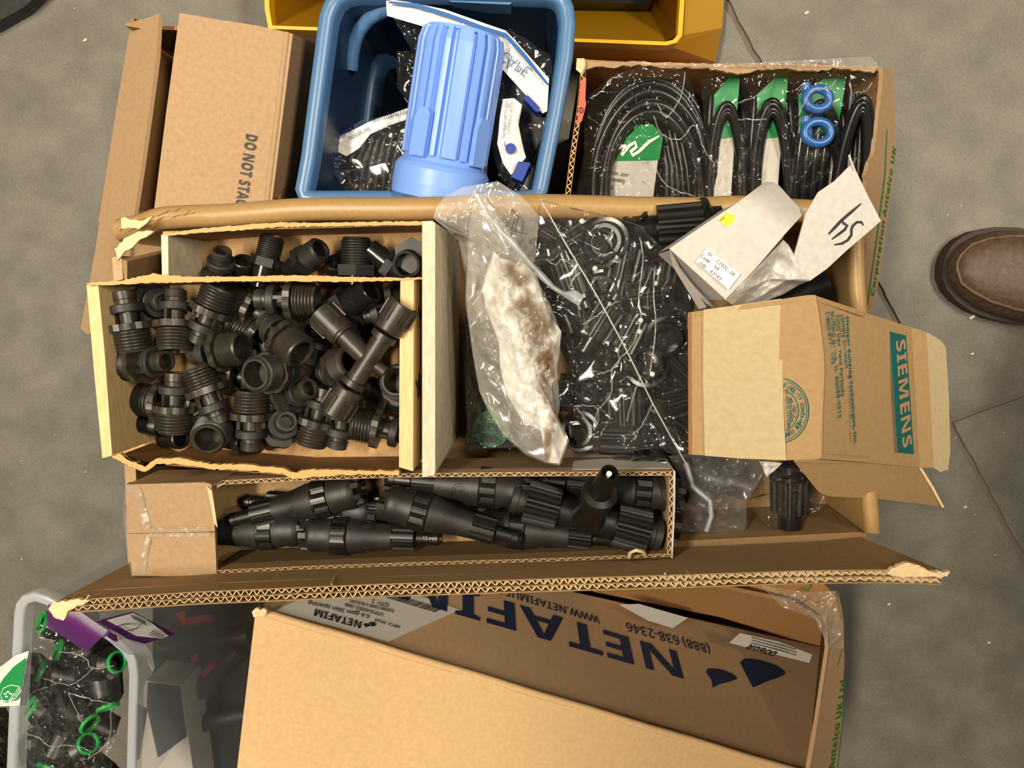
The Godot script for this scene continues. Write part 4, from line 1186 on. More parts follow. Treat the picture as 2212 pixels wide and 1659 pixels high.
# ---------------------------------------------------------------- carton of bagged tubing
func tubing_carton() -> void:
	var t := th("tubing_carton", "torn open carton at the back right packed with bagged coils of black tubing", "carton", P(1560, 300, 0))
	var h := 0.30
	board("left_wall", W([[1256, 132, h], [1248, 220, h], [1232, 330, h], [1219, 436, h]]), Vector3(1, 0, 0), Vector3(0, -0.29, 0), 0.0045, 1, M.kraft_dark, t, 0.006)
	wall("back_wall", [[1256, 128], [1400, 136], [1700, 142], [1900, 146], [1900, 154], [1700, 151], [1400, 146], [1256, 138]], h, 0.0, M.kraft_dark, t)
	var bf := torn([[1258, 128], [1290, 134], [1400, 133], [1560, 139], [1740, 136], [1895, 144], [1888, 156], [1860, 152], [1800, 148], [1760, 154], [1720, 152], [1690, 148], [1640, 150], [1610, 160], [1570, 156], [1530, 148], [1440, 146], [1380, 140], [1310, 146], [1290, 142], [1262, 152]], 8, 2.5)
	var pts := []
	for q in bf: pts.append([q[0], q[1], 0.306])
	sheet("torn_flap", pts, 0.003, M.kraft, t)
	sheet("torn_corner", [[1246, 126, 0.308], [1262, 126, 0.31], [1264, 140, 0.312], [1256, 160, 0.31], [1244, 150, 0.308]], 0.003, M.flute, t)
	wall("right_wall", [[1900, 148], [1908, 150], [1900, 300], [1888, 436], [1878, 436], [1890, 300]], h, 0.0, M.kraft_dark, t)
	var rf := torn([[1908, 146], [1904, 200], [1896, 270], [1888, 330], [1878, 350], [1870, 380], [1878, 470], [1857, 668], [1888, 668], [1905, 560], [1928, 400], [1936, 300], [1932, 200], [1926, 144]], 10, 2.0)
	pts = []
	for q in rf: pts.append([q[0], q[1], 0.309 - maxf(0.0, (q[0] - (1908 - 51.0 * (q[1] - 146) / 522.0))) * 0.0009])
	var pl := plane([[1908, 146, 0.309], [1857, 668, 0.309], [1932, 300, 0.278]])
	var p3 := []
	for q in rf:
		p3.append(on(pl, q[0], q[1]))
	var fg := G.new()
	fg.ext(p3, -pl.normal * 0.003)
	var flap := part("right_flap", fg, M.kraft, t)
	var lg := G.new()
	stroke_g(lg, pl, [[1915, 280], [1910, 380], [1892, 520], [1872, 664]], 2.2)
	part("green_line", lg, M.ink_green, flap)
	txt(flap, "Corporation Antelco UK", pl, [1884, 640], [1932, 318], M.ink_green, 1.0, false, "Droid Sans", 700)
	film("clear_tape", [[1260, 132, 0.311], [1500, 136, 0.311], [1740, 136, 0.311], [1880, 122, 0.311], [1900, 146, 0.312], [1740, 146, 0.311], [1500, 144, 0.311]], M.tape_film, t, 0.0, 0.003, 0.03, 6, false)
	var sp := plane([[1254, 172, 0.303], [1264, 172, 0.303], [1246, 274, 0.303]])
	flat("red_sticker", sp, [[1255, 174], [1266, 170], [1264, 215], [1266, 226], [1257, 262], [1246, 274], [1250, 225]], M.sticker_red, t, 0.002)
	txt(t, "D", sp, [1252, 240], [1260, 240], M.ink, 1.2, false, "Droid Sans", 700, 0.003)
	wall("bottom", [[1262, 146], [1890, 154], [1868, 430], [1240, 430]], 0.012, 0.0, M.kraft_dark, t)
	# five bags, front to back from left to right
	var labels := ["clear bag of black tubing with green and white card, leftmost in the torn carton", "second tubing bag from the left, its green card seen edge on", "third tubing bag from the left with a broad green card", "tubing bag with two blue plastic clips behind its film", "rightmost tubing bag, black with crumpled film at the carton's corner"]
	var spec := [
		# centre x, y, rx, ry, tubes, lean height, film outline
		[1408, 425, 96, 190, 11],
		[1570, 430, 42, 225, 8],
		[1668, 430, 46, 225, 9],
		[1775, 430, 52, 230, 8],
		[1866, 430, 36, 228, 10],
	]
	for k in 5:
		var s: Array = spec[k]
		var b := th("tubing_bag", labels[k], "tubing bag", P(s[0], s[1], 0.10), "bags of black tubing in the torn carton")
		var hc: float = [0.245, 0.252, 0.256, 0.258, 0.284][k]
		var co := G.new()
		for i in int(s[4]):
			var pp := []
			var f := 1.0 + 0.05 * i if k == 0 else 0.72 + 0.045 * i
			for j in 31:
				var an := PI * (j - 1) / 28.0
				var rj := 1.0 + 0.03 * sin(an * 3 + i)
				var yy: float = s[1] - s[3] * (f if k == 0 else 0.88 + 0.018 * i) * sin(an) * 0.92
				if j == 0 or j == 30: yy = 446.0
				pp.append(P(s[0] - (0.14 * (yy - 200.0) if k == 4 else 0.0) + s[2] * f * cos(clampf(an, 0, PI)) * rj * (0.9 if k > 0 else 1.0), minf(yy, 436.0 if j > 0 and j < 30 else 446.0), hc + 0.008 * sin(i * 2.4) + 0.022 * sin(clampf(an, 0, PI))))
			co.sweep(pp, 0.0031, 8)
		if k == 0:
			for i in 7: co.sweep(W([[1428 + i * 9, 300 - i * 9, 0.236], [1440 + i * 11, 360, 0.236], [1440 + i * 13, 440, 0.228]]), 0.0031, 8)
		else:
			for i in 9: co.sweep(W([[s[0] + (i - 4) * s[2] * 0.20, 196 + 3 * absf(i - 4.0), hc - 0.010], [s[0] + (i - 4) * s[2] * 0.24, 300, hc - 0.010], [s[0] + (i - 4) * s[2] * 0.24 - 8, 440, hc - 0.022]]), 0.0036, 8)
		part("tubing_coil", co, M.hose, b)
		var x0: float = s[0]
		var cp: Plane
		if k == 0:
			cp = plane([[1300, 425, 0.236], [1440, 425, 0.236], [1400, 270, 0.262]])
			flat("card", cp, [[1290, 432], [1330, 346], [1422, 340], [1410, 432]], M.grey_label, b)
			flat("green_card", cp, [[1328, 348], [1352, 300], [1380, 270], [1410, 268], [1432, 296], [1424, 346]], M.green, b, 0.0006)
			var sg := G.new()
			stroke_g(sg, cp, [[1334, 322], [1342, 314], [1350, 312], [1346, 326], [1342, 334], [1360, 312], [1372, 306], [1374, 316], [1362, 326], [1366, 334], [1380, 326], [1400, 306], [1424, 292]], 7.0, 0.0022)
			part("white_squiggle", sg, M.white, b)
			txt(b, "B-A3L .039\"", cp, [1314, 370], [1358, 378], M.dark_grey, 1.0, false, "Droid Sans", 400, 0.002)
			txt(b, "Assembly", cp, [1302, 382], [1350, 390], M.dark_grey, 1.0, false, "Droid Sans", 400, 0.002)
			txt(b, "Qty", cp, [1310, 400], [1326, 403], M.dark_grey, 1.0, false, "Droid Sans", 400, 0.002)
			for i in 6: flat("barcode_bar", cp, [[1300 + i * 3.2, 410], [1301.6 + i * 3.2, 410], [1301 + i * 3.2, 428], [1299.5 + i * 3.2, 428]], M.dark_grey, b, 0.0006)
		elif k < 4:
			cp = plane([[x0 - 40, 425, 0.262], [x0 + 40, 425, 0.262], [x0, 170, 0.278]])
			var w: float = [0, 28, 34, 52][k]
			flat("green_card", cp, [[x0 - w, 205], [x0 + w * 0.4, 160], [x0 + w, 170], [x0 + w * 0.6, 296], [x0 - w * 0.9, 302]], M.green, b, 0.0008)
			flat("card", cp, [[x0 - w * 0.9, 302], [x0 + w * 0.6, 296], [x0 + w * 0.3, 425], [x0 - w, 425]], M.grey_label, b, 0.0006)
			var sg := G.new()
			stroke_g(sg, cp, [[x0 - w * 0.6, 262], [x0, 232], [x0 + w * 0.7, 214]], 6.0, 0.0022)
			part("white_squiggle", sg, M.white, b)
		if k == 3:
			for q in [[1766, 214, 26], [1766, 286, 28]]:
				var cg := G.new()
				var pp := []
				for j in 24: pp.append(P(q[0] + q[2] * cos(TAU * j / 24), q[1] + q[2] * 0.85 * sin(TAU * j / 24), 0.297))
				cg.sweep(pp, 0.0036, 10, true)
				cg.sweep(W([[q[0] - 26, q[1] - 34, 0.294], [q[0] - 22, q[1], 0.294], [q[0] - 24, q[1] + 22, 0.294]]), 0.004, 10)
				part("blue_clip", cg, M.clip_blue, b)
			var tb := G.new()
			for i in 4: tb.sweep(W([[1732 + i * 18, 290, 0.284], [1724 + i * 18, 350, 0.284], [1716 + i * 18, 440, 0.27]]), 0.0042, 12)
			part("straight_tube", tb, M.black_gloss, b)
		var ol: Array = [
			[[1260, 215], [1290, 190], [1320, 165], [1380, 146], [1478, 150], [1500, 200], [1540, 330], [1546, 430], [1400, 440], [1240, 440], [1262, 330]],
			[[1512, 172], [1565, 165], [1572, 240], [1590, 330], [1604, 440], [1545, 440], [1528, 320]],
			[[1600, 170], [1640, 160], [1680, 158], [1660, 250], [1650, 360], [1650, 440], [1590, 440], [1600, 300]],
			[[1690, 172], [1740, 160], [1800, 155], [1838, 170], [1845, 260], [1838, 340], [1800, 440], [1700, 440], [1690, 300]],
			[[1836, 160], [1880, 156], [1905, 180], [1900, 280], [1880, 360], [1870, 440], [1820, 440], [1846, 300]],
		][k]
		var o3 := []
		for q in ol: o3.append([q[0], q[1], 0.302 - 0.00011 * (q[1] - 150)])
		if k == 0: folds(b, [[[1275, 212, 0.305], [1300, 196, 0.306], [1320, 170, 0.307], [1345, 166, 0.307]], [[1412, 250, 0.305], [1430, 290, 0.302], [1470, 300, 0.30], [1500, 270, 0.302], [1520, 320, 0.298], [1540, 350, 0.294]], [[1410, 350, 0.292], [1440, 400, 0.29], [1500, 424, 0.286]], [[1420, 225, 0.304], [1440, 252, 0.303], [1470, 210, 0.304], [1480, 155, 0.306]]])
		if k == 2: folds(b, [[[1596, 222, 0.304], [1640, 205, 0.304], [1655, 196, 0.304]], [[1594, 258, 0.30], [1656, 258, 0.30]]])
		if k == 3: folds(b, [[[1724, 250, 0.302], [1752, 200, 0.304], [1790, 190, 0.304], [1806, 172, 0.304]], [[1836, 178, 0.304], [1842, 260, 0.30], [1836, 350, 0.294], [1850, 340, 0.294]]])
		if k == 4: folds(b, [[[1860, 230, 0.304], [1880, 250, 0.302], [1862, 282, 0.302], [1905, 268, 0.30]], [[1846, 200, 0.305], [1870, 196, 0.305], [1884, 178, 0.306]]])
		film("film", o3, M.clear_film, b, 0.003, 0.010, 0.022, 31 + k * 5, false)
# ---------------------------------------------------------------- bags in the middle carton
func bag_heap() -> void:
	# black couplings inside the big clear bag
	var gk := "black knurled couplings inside the big clear bag"
	var pos := [[1200, 515], [1255, 515], [1320, 515], [1385, 520], [1210, 540], [1290, 540], [1350, 570], [1430, 570], [1235, 600], [1310, 620], [1390, 640], [1455, 640], [1240, 680], [1300, 700], [1360, 720], [1440, 720], [1260, 760], [1330, 790], [1400, 800], [1470, 790], [1240, 850], [1290, 870], [1350, 880], [1430, 880], [1475, 870], [1260, 930], [1330, 940], [1400, 950], [1470, 940], [1190, 560], [1440, 530], [1185, 600]]
	pos.sort_custom(func(p, q): return p[1] < q[1])
	var sorted_ := []
	for r in 10:
		var row := pos.slice(r * 3, r * 3 + 3 if r < 9 else pos.size())
		row.sort_custom(func(p, q): return p[0] < q[0])
		for c in row.size(): sorted_.append([row[c], r, c])
	for i in sorted_.size():
		var an := rng.randf() * TAU
		var q: Array = sorted_[i][0]
		var up: float = [0.0, 0.0, 1.0, 0.0, -0.7][i % 5]
		var r := 62.0 * (0.25 if up > 0.8 else 0.8)
		var lab := "black knurled coupling in the clear bag, %s row from back, %s in row" % [["first", "second", "third", "fourth", "fifth", "sixth", "seventh", "eighth", "ninth", "last"][sorted_[i][1]], ["leftmost", "second", "third", "fourth", "fifth"][sorted_[i][2]]]
		fit("coupling", "knurled_coupling", lab, [q[0] - cos(an) * r, q[1] - sin(an) * r], [q[0] + cos(an) * r, q[1] + sin(an) * r], 0.368 if i % 3 else 0.352, up, 0.049, gk, "coupling")
	var b := th("parts_bag", "big clear plastic bag of black couplings with crumpled glossy film", "bag", P(1330, 720, 0.335))
	var o := [[1167, 431, 0.405], [1250, 452, 0.40], [1346, 474, 0.395], [1390, 490, 0.395], [1442, 546, 0.392], [1475, 600, 0.392], [1509, 660, 0.39], [1530, 800, 0.385], [1530, 990, 0.385], [1500, 1000, 0.39], [1420, 968, 0.39], [1340, 978, 0.385], [1255, 976, 0.385], [1228, 930, 0.385], [1206, 860, 0.385], [1190, 740, 0.39], [1160, 640, 0.392], [1152, 530, 0.398]]
	film("film", o, M.clear_film, b, 0.012, 0.016, 0.016, 51)
	folds(b, [[[1382, 513, 0.415], [1389, 560, 0.417], [1380, 640, 0.42], [1384, 690, 0.42], [1366, 745, 0.42], [1324, 796, 0.42], [1320, 850, 0.418], [1290, 890, 0.414], [1284, 930, 0.408]], [[1384, 640, 0.42], [1412, 578, 0.412], [1412, 640, 0.414], [1416, 710, 0.414], [1404, 806, 0.414]], [[1180, 560, 0.408], [1200, 572, 0.412], [1216, 560, 0.414], [1244, 584, 0.418], [1230, 620, 0.42]], [[1258, 700, 0.424], [1290, 682, 0.424], [1310, 664, 0.424], [1336, 650, 0.422]], [[1290, 808, 0.42], [1318, 800, 0.42], [1338, 780, 0.42], [1330, 750, 0.42]], [[1384, 812, 0.415], [1370, 850, 0.414], [1354, 910, 0.41]], [[1410, 870, 0.412], [1386, 920, 0.408], [1366, 938, 0.405]], [[1245, 876, 0.412], [1290, 882, 0.412], [1284, 925, 0.406], [1245, 880, 0.41]]])
	var sg := G.new()
	sg.sweep(W([[1168, 431, 0.408], [1220, 523, 0.424], [1290, 640, 0.432], [1350, 750, 0.432], [1409, 870, 0.424], [1450, 945, 0.412], [1482, 1002, 0.402]]), 0.0005, 6)
	part("welded_seam", sg, M.grey_label, b)
	for q in [[1257, 478], [1285, 580], [1384, 692], [1381, 716], [1409, 808]]:
		var pg := G.new()
		pg.lathe([Vector2(0, -0.002), Vector2(0.0018, -0.001), Vector2(0.0018, 0.001), Vector2(0, 0.0018)], 14, Transform3D(Basis(), P(q[0], q[1], 0.396)), true)
		part("white_pin", pg, M.white, b)
	# black threaded coupling beside the pale box
	fit("coupling", "knurled_coupling", "black knurled coupling with an open round mouth, tucked beside the pale box", [1410, 495], [1512, 488], 0.378, 0, 0.049, "", "coupling", -1.0, 1.25)
	var tb := th("black_pipe", "short glossy black pipe between the pale box and the printed box", "pipe", P(1725, 640, 0.34))
	var pg2 := G.new()
	pg2.sweep(W([[1660, 668, 0.36], [1720, 640, 0.365], [1790, 612, 0.37]]), 0.013, 24)
	part("pipe", pg2, M.black_gloss, tb)
	# dark bag with green seal at the lower left
	var gb := th("sealed_bag", "dark clear bag with round green printed seal beside the white board", "bag", P(1070, 900, 0.33))
	var gd := G.new()
	gd.ext(W([[1000, 740, 0.352], [1100, 760, 0.352], [1200, 960, 0.352], [1010, 972, 0.352]]), Vector3(0, -0.02, 0))
	part("black_contents", gd, M.black_matt, gb)
	for i in 7:
		var kg := G.new()
		kg.sweep(W([[1010 + i * 9, 700 + i * 34, 0.356], [1060 + i * 6, 720 + i * 38, 0.36]]), 0.008, 14)
		part("black_tube", kg, M.black_gloss, gb)
	var gp := plane([[1010, 900, 0.372], [1100, 900, 0.372], [1050, 960, 0.372]])
	var disk := []
	for i in 32: disk.append([1062 + 40 * cos(TAU * i / 32), 926 + 40 * sin(TAU * i / 32)])
	flat("green_seal", gp, disk, M.seal_green, gb)
	txt(gb, "inleo", gp, [1010, 914], [1086, 924], M.ink, 1.1, false, "Droid Serif", 700, 0.0012)
	txt(gb, "CE  2005", gp, [1006, 940], [1082, 952], M.ink, 1.2, false, "Droid Sans", 700, 0.0012)
	var ul := G.new()
	stroke_g(ul, gp, [[1010, 930], [1040, 936], [1090, 938]], 2.0, 0.001)
	part("underline", ul, M.ink, gb)
	film("film", [[1006, 700, 0.37], [1040, 690, 0.375], [1090, 800, 0.375], [1150, 960, 0.376], [1120, 970, 0.374], [1010, 968, 0.372]], M.clear_film, gb, 0.005, 0.010, 0.03, 61, false)

	# milky bag draped over the back edge and down the white board
	var d := th("parts_bag", "milky plastic bag draped over the large carton's back edge beside the white board", "bag", P(1050, 480, 0.36))
	film("film", [[935, 470, 0.412], [945, 445, 0.412], [960, 425, 0.412], [1000, 404, 0.412], [1045, 397, 0.412], [1075, 391, 0.412], [1129, 425, 0.412], [1165, 467, 0.405], [1156, 560, 0.395], [1120, 650, 0.39], [1040, 700, 0.385], [1012, 690, 0.385], [1006, 600, 0.40], [990, 520, 0.415], [960, 492, 0.432]], M.milky_film, d, 0.006, 0.006, 0.022, 71, false)
	for q in [[1128, 540], [1100, 530]]:
		fit("coupling", "knurled_coupling", "black coupling under the milky draped bag, " + ("nearer the big clear bag" if q[0] > 1110 else "nearer the white board"), [q[0], q[1]], [q[0] + 30, q[1] + 40], 0.35, 0.0, 0.049, "couplings under the milky bag", "coupling")
	var mk := G.new()
	stroke_g(mk, plane([[1100, 450, 0.417], [1140, 450, 0.417], [1120, 510, 0.417]]), [[1104, 460], [1106, 452], [1120, 470], [1112, 500], [1140, 506]], 2.5)
	part("pen_mark", mk, M.ink, d)

	# clear bag holding a crumpled, stained white bag
	var w := th("stained_bag", "crumpled white plastic bag with brown stains inside a clear bag", "bag", P(1130, 760, 0.38))
	var no := FastNoiseLite.new()
	no.seed = 5; no.frequency = 0.016; no.fractal_octaves = 4
	var n2 := FastNoiseLite.new()
	n2.seed = 9; n2.frequency = 0.012; n2.fractal_octaves = 5
	var spine := [[1118, 590], [1132, 640], [1155, 690], [1170, 740], [1182, 800], [1180, 840], [1196, 890], [1176, 990]]
	var stain := func(x: float, y: float) -> Color:
		var m := 1e9
		for i in spine.size() - 1:
			var a := Vector2(spine[i][0], spine[i][1])
			var c := Vector2(spine[i + 1][0], spine[i + 1][1])
			var p := Geometry2D.get_closest_point_to_segment(Vector2(x, y), a, c)
			m = minf(m, p.distance_to(Vector2(x, y)) / lerpf(44.0, 9.0, float(i) / 6.0))
		var k := clampf(1.5 - m + n2.get_noise_2d(x, y) * 0.9, 0.0, 1.0) * clampf(0.75 + no.get_noise_2d(x, y) * 1.3, 0.0, 1.0)
		return Color(1, 1, 1).lerp(Color(0.20, 0.10, 0.03), k)
	film("white_liner", [[1066, 540, 0.415], [1082, 556, 0.415], [1129, 566, 0.415], [1159, 591, 0.415], [1183, 675, 0.415], [1213, 715, 0.415], [1208, 770, 0.415], [1192, 838, 0.415], [1198, 896, 0.415], [1225, 956, 0.415], [1208, 1006, 0.418], [1180, 1000, 0.418], [1192, 975, 0.418], [1184, 940, 0.415], [1130, 913, 0.412], [1096, 856, 0.412], [1080, 800, 0.412], [1078, 742, 0.412], [1069, 718, 0.412], [1050, 666, 0.412], [1041, 621, 0.412], [1052, 580, 0.412]], M.white_film, w, 0.014, 0.008, 0.022, 81, true, stain, 4.0)
	# the lip of the clear bag: a rolled white strip
	var lip := [[1024, 413], [1034, 430], [1057, 470], [1082, 500], [1108, 525], [1129, 549], [1150, 574], [1171, 597], [1194, 620], [1216, 634], [1240, 640], [1256, 650]]
	var lg := G.new()
	var rows := []
	for s in [-1.0, -0.4, 0.4, 1.0]:
		var row := []
		for i in lip.size():
			var a := Vector2(lip[maxi(i - 1, 0)][0], lip[maxi(i - 1, 0)][1])
			var c := Vector2(lip[mini(i + 1, lip.size() - 1)][0], lip[mini(i + 1, lip.size() - 1)][1])
			var dd: Vector2 = (c - a).normalized().orthogonal() * float(s) * (6.0 + (6.0 if i > 9 else 0.0) + 1.5 * sin(i * 2.0))
			row.append(P(lip[i][0] + dd.x, lip[i][1] + dd.y, 0.446 + (0.003 if absf(s) < 0.5 else 0.0) + 0.0015 * sin(i * 1.7)))
		rows.append(row)
	lg.surf(rows)
	part("bag_lip", lg, M.rim_clear, w)
	film("film", [[1012, 480, 0.418], [1024, 416, 0.42], [1040, 414, 0.42], [1070, 450, 0.42], [1110, 520, 0.42], [1150, 585, 0.42], [1190, 660, 0.418], [1213, 721, 0.418], [1203, 781, 0.418], [1210, 875, 0.418], [1206, 902, 0.418], [1230, 951, 0.42], [1210, 1006, 0.422], [1179, 1002, 0.42], [1135, 983, 0.416], [1086, 940, 0.416], [1057, 894, 0.414], [1035, 845, 0.414], [1021, 766, 0.414], [1005, 651, 0.414]], M.milky_clear, w, 0.016, 0.012, 0.02, 91, true)

	# bag with folded tail at the front right, and the bag round one big coupling
	var c := th("parts_bag", "clear bag with a folded tail hanging out below the printed box", "bag", P(1540, 1070, 0.33))
	var cb := G.new()
	for q in [[1490, 1010], [1540, 1030], [1590, 1040], [1510, 1060]]:
		cb.sweep(W([[q[0] - 26, q[1] - 8, 0.345], [q[0] + 26, q[1] + 10, 0.35]]), 0.012, 18)
	part("black_contents", cb, M.black, c)
	film("film", [[1443, 985, 0.385], [1470, 1030, 0.385], [1491, 1068, 0.38], [1478, 1110, 0.372], [1472, 1150, 0.365], [1540, 1152, 0.36], [1601, 1160, 0.358], [1612, 1145, 0.36], [1614, 1085, 0.37], [1652, 1023, 0.376], [1643, 985, 0.38], [1560, 970, 0.385]], M.grey_film, c, 0.006, 0.010, 0.02, 101)
	var tl := G.new()
	tl.sweep(W([[1482, 1000, 0.394], [1496, 1050, 0.39], [1534, 1082, 0.386], [1537, 1116, 0.38], [1526, 1148, 0.374]]), 0.0022, 8, false, 0.3)
	part("folded_tail", tl, M.rim_clear, c)
	fit("coupling", "knurled_coupling", "big black knurled coupling standing in a clear bag at the front right", [1706, 1142], [1708, 1000], 0.362, 0, 0.049, "", "coupling", -1.0, 1.0)
	var e := th("parts_bag", "small clear bag wrapped round one black coupling at the front right", "bag", P(1710, 1070, 0.34))
	film("film", [[1645, 1000, 0.38], [1650, 1070, 0.378], [1616, 1082, 0.372], [1655, 1138, 0.365], [1687, 1143, 0.365], [1700, 1132, 0.366], [1772, 1105, 0.366], [1788, 1071, 0.368], [1750, 1000, 0.38]], M.clear_film, e, 0.012, 0.010, 0.03, 111)
	var wp := th("paper_scrap", "white paper scrap showing under the printed box's lower edge", "paper", P(1665, 1010, 0.33))
	film("sheet", [[1640, 996, 0.378], [1690, 1000, 0.38], [1676, 1014, 0.378], [1656, 1030, 0.376]], M.white_film, wp, 0.0, 0.002, 0.05, 7, false, func(_x, _y): return Color(1, 1, 1))

# creases of a bag: thin rolled folds of film
func folds(b: Node3D, list: Array, r := 0.00055) -> void:
	for l in list:
		var w := W(l)
		var p := []
		for i in w.size() - 1:
			for j in 6:
				var q := [w[maxi(i - 1, 0)], w[i], w[i + 1], w[mini(i + 2, w.size() - 1)]]
				p.append((q[1] as Vector3).cubic_interpolate(q[2], q[0], q[3], j / 6.0) + Vector3(0, 0.0006 * sin(i * 2.0 + j), 0.0005 * sin(j * 2.3 + i)))
		p.append(w[-1])
		var g := G.new()
		g.sweep(p, r, 8, false, 0.7)
		part("fold", g, M.fold_film, b)
# ---------------------------------------------------------------- pale box with the S4 flap
func pale_box() -> void:
	var t := th("pale_box", "pale grey-white cardboard box with typed label and flap marked S4", "box", P(1600, 560, 0.37))
	var top := [[1446, 537, 0.452], [1594, 436, 0.462], [1690, 512, 0.464], [1568, 646, 0.456]]
	var pl := plane([[1446, 537, 0.452], [1690, 512, 0.464], [1568, 646, 0.456]])
	var face := sheet("top_panel", [[1446, 537, 0.452], [1520, 486, 0.457], [1594, 437, 0.462], [1640, 470, 0.464], [1690, 512, 0.464], [1630, 582, 0.459], [1568, 646, 0.455]], 0.0012, M.whiteboard, t)
	# curved lid flap
	var g := G.new()
	var rows := []
	for j in 9:
		var f := j / 8.0
		var row := []
		for i in 9:
			var s := i / 8.0
			var x0 := lerpf(1594, 1690, s)
			var y0 := lerpf(437, 512, s)
			var x1 := [1652, 1668, 1680, 1690, 1700, 1711, 1722, 1731, 1738][i] as float
			var y1 := [393, 393, 398, 408, 420, 432, 443, 451, 459][i] as float
			row.append(P(lerpf(x0, x1, f), lerpf(y0, y1, f), lerpf(0.463, 0.445, f * f) - 0.012 * f * f * (1.0 - s)))
		rows.append(row)
	g.surf(rows)
	part("lid_flap", g, M.whiteboard, t)
	drop_panel(t, "end_panel", [1449, 540, 0.450], [1568, 648, 0.454], 0.05)
	drop_panel(t, "side_panel", [1448, 536, 0.451], [1594, 438, 0.461], 0.05)
	drop_panel(t, "side_panel", [1690, 514, 0.462], [1570, 647, 0.454], 0.05)
	sheet("end_flap", [[1446, 538, 0.451], [1452, 570, 0.44], [1462, 590, 0.435], [1494, 640, 0.415], [1510, 668, 0.41], [1526, 664, 0.41], [1500, 622, 0.425], [1468, 580, 0.44]], 0.001, M.whiteboard, t)
	sheet("end_flap", [[1494, 612, 0.43], [1500, 622, 0.428], [1530, 656, 0.42], [1546, 668, 0.41], [1540, 660, 0.415]], 0.001, M.whiteboard, t)
	# flap that carries the pen mark
	var fl := plane([[1716, 551, 0.452], [1836, 334, 0.452], [1903, 480, 0.446]])
	var fp := sheet("side_flap", [[1716, 551, 0.452], [1741, 461, 0.453], [1768, 415, 0.453], [1803, 391, 0.452], [1842, 352, 0.452], [1849, 369, 0.451], [1876, 425, 0.449], [1903, 477, 0.446], [1870, 506, 0.447], [1830, 540, 0.448], [1787, 580, 0.449], [1749, 607, 0.450]], 0.0012, M.whiteboard, t)
	sheet("folded_tip", [[1836, 333, 0.455], [1842, 352, 0.4535], [1849, 369, 0.452], [1840, 364, 0.448], [1833, 372, 0.44]], 0.001, M.whiteboard, t)
	film("crumpled_side", [[1567, 648, 0.453], [1630, 584, 0.457], [1692, 518, 0.46], [1704, 530, 0.456], [1716, 551, 0.453], [1749, 606, 0.45], [1725, 616, 0.43], [1692, 636, 0.415], [1640, 655, 0.41], [1590, 664, 0.42]], M.whitecard, t, -0.006, 0.008, 0.02, 121, false)
	var mk := G.new()
	stroke_g(mk, fl, [[1859, 440], [1838, 458], [1816, 477], [1802, 492], [1789, 506]], 6.5)
	stroke_g(mk, fl, [[1816, 476], [1823, 484], [1829, 487], [1824, 496], [1812, 505], [1796, 517]], 6.0)
	stroke_g(mk, fl, [[1864, 487], [1860, 480], [1850, 480], [1841, 488], [1838, 496], [1838, 508], [1830, 519], [1818, 526], [1801, 529]], 6.0)
	part("pen_mark", mk, M.ink, fp)
	var lb := flat("label_sticker", pl, [[1526, 536], [1600, 591], [1574, 625], [1503, 565]], M.white, face, 0.0014)
	for q in [["Dr: C202C.2A", [1530, 547], [1586, 594]], ["Code: S4", [1515, 552], [1552, 582]], ["Job: 43143", [1511, 566], [1557, 603]]]:
		txt(lb, q[0], pl, q[1], q[2], M.ink, 1.0, false, "Droid Sans Mono", 400, 0.0018)
	var yl := flat("yellow_tag", pl, [[1570, 458], [1589, 469], [1585, 480], [1567, 490], [1551, 475]], M.sticker_yellow, face, 0.0014)
	var sq := G.new()
	stroke_g(sq, pl, [[1553, 475], [1557, 477], [1558, 472], [1562, 474], [1562, 468], [1565, 470]], 1.6, 0.002)
	part("scrawl", sq, M.ink, yl)

func drop_panel(t: Node3D, called: String, a: Array, b: Array, dep: float) -> void:
	var p: Array = W([a, b])
	var q := G.new()
	q.ext([p[0], p[1], p[1] + Vector3(0, -dep, 0), p[0] + Vector3(0, -dep, 0)], Vector3(0.0008, 0, -0.0006))
	part(called, q, M.whiteboard, t)

